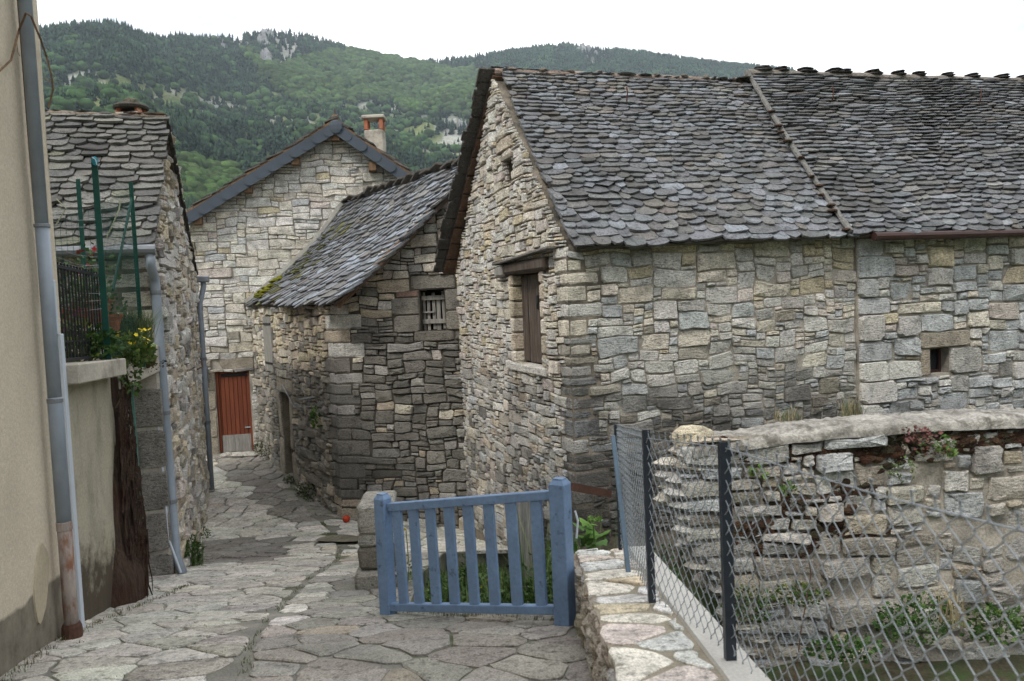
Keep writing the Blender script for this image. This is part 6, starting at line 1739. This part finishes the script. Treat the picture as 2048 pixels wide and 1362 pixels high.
# grass tufts in corners of the lane and green in the joints
def tuft_at(x, y, label, w, h, n, cols=(G1, G2, G3), grass=0, lift=0.0, name='weed_tuft', group='weeds along the lane walls'):
    p = Vector((x, y, H(x, y)+lift)); t = thing(name, label, 'weed', p, group); mb = MB()
    leaves(mb, p+Vector((0, 0, h*.8)), (w, w, h), n, .04, list(cols), rq, flat=.6)
    if grass: blades(mb, p, grass, h*2.2, w, list(cols), rq, .003, .7)
    mb.build('foliage', M['leaf'], t)
p = at(385, 1105, 8.7); tuft_at(p.x, p.y, 'tall green weed tuft at the foot of the left house', .10, .20, 420, grass=60)
p = at(402, 1010, 11.6); tuft_at(p.x, p.y, 'small green weed at the left house near the bend', .10, .12, 160)
p = at(628, 830, 13.9); pq = SM.p(.9, -1.95, .1); t = plant('wall_plant', 'small bright green plant rooted in the lane side of the dark barn', 'plant', pq, lambda mb: leaves(mb, pq, (.10, .12, .2), 120, .07, [(.10, .19, .03), G2], rq, flat=.8))
for k, (u, h) in enumerate(((1.6, .30), (2.2, .22), (3.2, .16), (5.4, .34), (6.1, .36), (6.6, .28))):
    q_ = SM.p(u, 0, .10); tuft_at(q_.x, q_.y, ['dark green weed tuft nearest the barn corner on the lane side', 'low green weeds along the barn foot before the low doorway', 'tiny green weeds by the low doorway', 'mossy green growth beyond the low doorway', 'mossy green growth at the barn foot near the end house', 'mossy growth in the far corner by the red-brown door'][k], .14, h*.6, 260, cols=((.03, .05, .012), (.05, .07, .015), (.04, .06, .015)))
q_ = at(1290, 1000, 6.0)
mb = MB(); rj = random.Random(4)
for k in range(330):
    y = rj.uniform(3.2, 12.5); x = rj.uniform(-3.0-.15*(y-5 if y > 5 else 0), lane_right(y)-.05); 
    if rj.random() < .30: x = gutter_x(y)+rj.uniform(-.02, .02)
    elif ns(x*1.2, y*1.2, 30) < .05: continue
    blades(mb, (x, y, H(x, y)+.002), 5, .022, .025, [(.09, .11, .03), (.06, .09, .02)], rj, .002, 1.2)
for k in range(220):                                         # fringe along the wall feet and the threshold
    t = rj.random()
    if k < 130: p = lerp(Vector((-2.0, 3.0, 0)), Vector((-3.2, 6.9, 0)), t); p = Vector((interp(p.y, [(2, -2.05), (5.05, -2.86), (6.8, -3.0)]), p.y, 0))
    else: p = lerp(Vector((-.80, 5.0, 0)), Vector((.33, 4.42, 0)), t)+Vector((0, -.06, 0))
    blades(mb, (p.x+rj.uniform(-.03, .03), p.y, H(p.x, p.y)+.002), 6, .035, .03, [(.09, .11, .03), (.16, .13, .06), (.05, .08, .02)], rj, .002, 1.0)
o = mb.build('joint_grass', M['leaf']); tag(o, 'fine grass and moss in the joints of the stone paving', 'grass', kind='stuff')

# ================================================================== HILLS
SKY = [(-600, 120), (-200, 100), (60, 84), (90, 79), (150, 70), (200, 64), (250, 60), (275, 60), (300, 68), (360, 90), (400, 84), (450, 88), (490, 86), (540, 82), (580, 76), (640, 80), (680, 92), (720, 104), (780, 116), (860, 130), (900, 132), (1000, 123), (1060, 113), (1100, 106), (1150, 100), (1200, 108), (1260, 113), (1300, 117), (1400, 130), (1480, 140), (1540, 145), (1700, 158), (2048, 180), (2600, 200)]
def colx(az): return 1024+FPX*math.tan(az)
def horizon_y(px): return 600-.0437*(px-1024)
def elev(az):
    """tangent of the skyline's height above the horizon at this bearing"""
    px = colx(az); y = interp(px-19*0, SKY); return (horizon_y(px)-y)/FPX*math.cos(az)
RNEAR = 120.0
def rfar(px): return interp(px, [(-600, 900), (60, 820), (300, 860), (480, 1050), (640, 1150), (860, 1250), (1150, 1350), (2048, 1400)])
def terr(az, t):
    """t 0..1 from the foot to the crest (then >1 down the far side); returns a point"""
    px = colx(az); R0, R1 = RNEAR, rfar(px); E = elev(az)
    r_ = R0+(R1-R0)*t; tt = min(t, 1.0)
    e = E*(tt**.62)                                     # elevation tangent, concave hillside
    x, y = r_*math.sin(az), r_*math.cos(az)
    n = fb(x/150, y/150)*28+fb(x/45+7, y/45)*9
    fade = min(1, tt*3)*min(1, (1-tt)*6+.12)
    z = e*r_+n*fade-4
    if t > 1: z = E*r_*1.0-(t-1)*900-4
    return Vector((x, y, z))
def fb(x, y): return noise.noise(Vector((x, y, 1)))+.5*noise.noise(Vector((x*2.1, y*2.1, 5)))
def inpoly(x, y, P):
    c = False; j = len(P)-1
    for i in range(len(P)):
        if (P[i][1] > y) != (P[j][1] > y) and x < (P[j][0]-P[i][0])*(y-P[i][1])/(P[j][1]-P[i][1])+P[i][0]: c = not c
        j = i
    return c
BRIGHT = [[(470, 95), (560, 130), (700, 100), (780, 112), (870, 135), (1000, 150), (985, 300), (940, 250), (880, 225), (820, 225), (760, 210), (700, 205), (620, 210), (560, 195), (520, 150)], [(340, 300), (400, 330), (480, 345), (500, 380), (420, 420), (360, 430), (330, 380)]]
SPARSE = [[(100, 150), (190, 130), (320, 165), (420, 190), (640, 190), (800, 205), (850, 235), (960, 240), (990, 330), (850, 330), (760, 290), (660, 300), (560, 270), (420, 230), (330, 250), (100, 260)]]
ROCKS = [[(105, 165), (180, 135), (190, 150), (130, 175)], [(400, 195), (470, 205), (520, 235), (570, 255), (560, 270), (500, 245), (440, 222)], [(540, 195), (590, 205), (600, 215), (560, 205)], [(690, 205), (790, 205), (805, 225), (770, 222), (700, 215)], [(860, 240), (930, 235), (970, 290), (965, 320), (930, 300), (880, 270)], [(540, 75), (600, 72), (585, 130), (560, 135)], [(460, 80), (500, 88), (495, 110), (470, 100)], [(610, 75), (640, 78), (632, 92)], [(1165, 100), (1225, 105), (1235, 128), (1200, 142), (1175, 128)], [(1120, 108), (1140, 104), (1140, 120)]]
def klass(px, py, x, y):
    w = noise.noise(Vector((px/28, py/18, 2)))*16; w2 = noise.noise(Vector((px/28, py/18, 9)))*10
    qx, qy = px+w, py+w2
    if any(inpoly(qx, qy, P) for P in ROCKS): return 3
    if any(inpoly(qx, qy, P) for P in BRIGHT): return 1
    if any(inpoly(qx, qy, P) for P in SPARSE): return 2
    return 0
AZ0, AZ1, NA, NT = R(-42), R(42), 300, 120
v = []; f = []; cols = []; KC = {}
for i in range(NA+1):
    az = lerp(AZ0, AZ1, i/NA)
    for j in range(NT+1):
        t = 1.12*j/NT; p = terr(az, t); v.append(p); q = proj(p); k = klass(q[0], q[1], p.x, p.y)
        n = noise.noise(p/22)
        c = [(.055, .075, .03), (.035, .065, .02), (.13, .15, .065), (.24, .245, .22)][k]
        if k == 2 and n > .28: c = (.25, .25, .21)
        if k == 2 and n < -.1: c = (.10, .125, .05)
        cols.append((*c, 1))
for i in range(NA):
    for j in range(NT): q = i*(NT+1)+j; f.append((q, q+NT+1, q+NT+2, q+1))
M['terrain'] = mat('hillside', None, rough=1, var=.3, vscale=.03, fine=.35, fvar=.35, bs=.6, bd=1.2, spec=.05)
hill = mesh_obj('hills', v, f, M['terrain'], None, cols, smooth=True); hill['kind'] = 'structure'
# ring of hills all round, so that the valley closes behind the viewer too
v = []; f = []
for i in range(91):
    az = lerp(R(41), R(319), i/90)
    for j in range(6):
        t = j/5; rr_ = lerp(125, 1150, t); e = (.30+.04*noise.noise(Vector((az*2, 0, 0))))*t**.6 if i not in (0, 90) else .29*t**.6
        v.append((rr_*math.sin(az), rr_*math.cos(az), e*rr_-5))
for i in range(90):
    for j in range(5): q = i*6+j; f.append((q, q+6, q+7, q+1))
o = mesh_obj('far_hills', v, f, M['terrain'], None, [(.04, .065, .025, 1)]*len(v)); o['kind'] = 'structure'

# woods: conifers and broadleaved trees, uncountable, one mesh each
rs = np.random.RandomState(3)
def tpl_conifer():
    v = []; f = []; n = 6
    for (z0, z1, r0) in ((.10, .50, .21), (.33, .74, .165), (.58, 1.0, .105)):
        b = len(v)
        for k in range(n):
            a = 2*math.pi*k/n+z0*3; q = 1+.35*math.sin(k*2.4+z0*9); v.append((r0*q*math.cos(a), r0*q*math.sin(a), z0-.04*math.sin(k*1.7)))
        v.append((0, 0, z1)); v.append((0, 0, z0+.05))
        for k in range(n): j = (k+1) % n; f.append((b+k, b+j, b+n)); f.append((b+j, b+k, b+n+1))
    return np.array(v), np.array(f)
def tpl_broad():
    t = (1+5**.5)/2
    v = [(-1, t, 0), (1, t, 0), (-1, -t, 0), (1, -t, 0), (0, -1, t), (0, 1, t), (0, -1, -t), (0, 1, -t), (t, 0, -1), (t, 0, 1), (-t, 0, -1), (-t, 0, 1)]
    f = [(0, 11, 5), (0, 5, 1), (0, 1, 7), (0, 7, 10), (0, 10, 11), (1, 5, 9), (5, 11, 4), (11, 10, 2), (10, 7, 6), (7, 1, 8), (3, 9, 4), (3, 4, 2), (3, 2, 6), (3, 6, 8), (3, 8, 9), (4, 9, 5), (2, 4, 11), (6, 2, 10), (8, 6, 7), (9, 8, 1)]
    v = [Vector(q).normalized() for q in v]; cache = {}; nf = []
    def mid_(a, b):
        k = (min(a, b), max(a, b))
        if k not in cache: v.append(((v[a]+v[b])/2).normalized()); cache[k] = len(v)-1
        return cache[k]
    for a, b, c in f:
        x, y, z = mid_(a, b), mid_(b, c), mid_(c, a); nf += [(a, x, z), (b, y, x), (c, z, y), (x, y, z)]
    return np.array([(q.x*.48, q.y*.48, q.z*.42+.45) for q in v]), np.array(nf)
def scatter(tpl, P, S, C, jit, name, label):
    tv, tf = tpl; n = len(P); nv = len(tv)
    ang = rs.rand(n)*6.28; c, s = np.cos(ang)[:, None], np.sin(ang)[:, None]
    X = tv[None, :, 0]*c-tv[None, :, 1]*s; Y = tv[None, :, 0]*s+tv[None, :, 1]*c; Z = np.repeat(tv[None, :, 2], n, 0)
    j = 1+(rs.rand(n, nv)-.5)*2*jit; wx = (.85+.4*rs.rand(n))[:, None]
    V = np.stack([X*j*wx*S[:, None], Y*j*wx*S[:, None], Z*(1+(rs.rand(n, nv)-.5)*jit*.6)*S[:, None]], -1)+P[:, None, :]
    F = (tf[None]+(np.arange(n)*nv)[:, None, None]).reshape(-1, 3)
    col = np.repeat(C[:, None, :], nv, 1); col = col*(1+(rs.rand(n, nv, 1)-.5)*.5)
    me = bpy.data.meshes.new(name); me.vertices.add(n*nv); me.vertices.foreach_set('co', V.astype(np.float32).ravel())
    me.loops.add(len(F)*3); me.loops.foreach_set('vertex_index', F.ravel().astype(np.int32)); me.polygons.add(len(F)); me.polygons.foreach_set('loop_start', (np.arange(len(F))*3).astype(np.int32)); me.update(calc_edges=True)
    ca = me.color_attributes.new('col', 'FLOAT_COLOR', 'POINT'); A = np.ones((n*nv, 4), np.float32); A[:, :3] = col.reshape(-1, 3); ca.data.foreach_set('color', A.ravel())
    me.materials.append(M['treeleaf']); o = bpy.data.objects.new(name, me); link(o); tag(o, label, 'wood', kind='stuff'); return o
M['treeleaf'] = mat('tree_foliage', None, rough=1, var=.3, vscale=.25, fine=1.2, fvar=.35, bs=0, spec=.05)
con, bro = [], []
rr3 = random.Random(17)
tries = 0
while tries < 95000:
    tries += 1
    px = rr3.uniform(60, 1600); top_ = interp(px, SKY)
    lim = 470 if px < 1000 else 200
    py = lerp(top_-2, lim, rr3.random()**1.15)
    az = math.atan((px-1024)/FPX)
    E = elev(az)/math.cos(az); e = (horizon_y(px)-py)/FPX
    if e <= 0: continue
    t = min(1.0, max(.02, (e/E)))**(1/.62)
    if t > 1.0: t = 1
    p = terr(az, t+rr3.uniform(0, .004)); q = proj(p); k = klass(q[0], q[1], p.x, p.y)
    if q[1] < top_-6: pass
    dens = [.95, .98, .34, .16][k]
    if k == 0: dens *= .75+.5*noise.noise(Vector((px/30, py/20, 7)))
    if k == 2: dens *= .6+2.2*max(0, noise.noise(Vector((px/18, py/12, 4))))
    # keep the cover even in the picture although far slopes are crowded by perspective
    if rr3.random() > dens: continue
    d = p.length; lf = 1+.55*noise.noise(Vector((p.x/45, p.y/45, 3)))+.3*noise.noise(Vector((p.x/14, p.y/14, 8)))
    if k == 1 or (k != 3 and rr3.random() < .10) or (k == 2 and rr3.random() < .3):
        s = rr3.uniform(4, 10.5)*(d/900)**.35; g_ = rr3.uniform(.6, 1.35)*lf
        c = (.043*g_, .076*g_*rr3.uniform(.85, 1.1), .023*g_) if k == 1 else (.035*g_, .068*g_, .024*g_)
        bro.append((p.x, p.y, p.z-.8, s, *c))
    else:
        s = rr3.uniform(6, 12)*(d/900)**.35*(.85 if k == 2 else 1); g_ = rr3.uniform(.55, 1.35)*lf
        con.append((p.x, p.y, p.z-.8, s, .021*g_, .042*g_, .024*g_))
con = np.array(con); bro = np.array(bro)
scatter(tpl_conifer(), con[:, :3], con[:, 3]*1.1, con[:, 4:], .25, 'conifer_wood', 'dark conifer woods covering the hills behind the village')
scatter(tpl_broad(), bro[:, :3], bro[:, 3], bro[:, 4:], .22, 'broadleaf_wood', 'bright green broadleaved woods in the folds of the hills')
# limestone crags
rc = random.Random(23)
CR = [(562, 105, 17, 55, 6), (575, 85, 22, 30, 4), (478, 92, 17, 22, 4), (628, 84, 9, 20, 2), (120, 165, 10, 14, 3), (150, 152, 16, 14, 3), (740, 211, 30, 8, 4), (790, 213, 14, 12, 3), (880, 248, 24, 22, 5), (915, 256, 20, 30, 5), (945, 275, 14, 34, 4), (945, 310, 16, 24, 3), (1190, 118, 20, 28, 5), (1212, 125, 12, 30, 3), (1130, 112, 9, 14, 2), (430, 205, 20, 9, 4), (480, 225, 26, 8, 4), (530, 248, 24, 8, 4), (560, 200, 22, 8, 3)]
crag = thing('rock_crags', 'grey limestone crags standing out of the wooded hillside', 'rocks', (0, 0, 0))
M['crag'] = mat('crag_limestone', (.23, .232, .235), rough=1, var=.25, vscale=.12, fine=.5, fvar=.4, bs=1, bd=2.0, spec=.05, st=(1, 1, .45), stain=((.12, .125, .10), .09, .5, .62))
for (px, py, w, h, n) in CR:
    for k in range(n):
        x = px+rc.uniform(-.5, .5)*w; y = py+rc.uniform(-.4, .4)*h
        az = math.atan((x-1024)/FPX); E = elev(az)/math.cos(az); e = (horizon_y(x)-y)/FPX; t = min(1, max(.02, e/E))**(1/.62); p = terr(az, min(t, .995))
        sc = p.length/FPX; a = w*sc*rc.uniform(.28, .5); c = h*sc*rc.uniform(.35, .6)
        v, f = lump(p, a, a*.9, c, rc, 10, 8, .28); mesh_obj('crag', v, f, M['crag'], crag)
# ------------------------------------------------------------------ haze
hz = bpy.data.materials.new('haze'); hz.use_nodes = True; nt = hz.node_tree
for n in list(nt.nodes): nt.nodes.remove(n)
out = nt.nodes.new('ShaderNodeOutputMaterial'); pv = nt.nodes.new('ShaderNodeVolumePrincipled'); pv.inputs['Color'].default_value = (.72, .84, .96, 1); pv.inputs['Density'].default_value = 0.00019; pv.inputs['Anisotropy'].default_value = .2
nt.links.new(pv.outputs[0], out.inputs['Volume'])
b = MB(); b.box((0, 0, 245), (2200, 0, 0), (0, 2200, 0), (0, 0, 255)); o = b.build('haze', hz); o['kind'] = 'stuff'; tag(o, 'thin bluish summer haze over the valley and hills', 'haze')
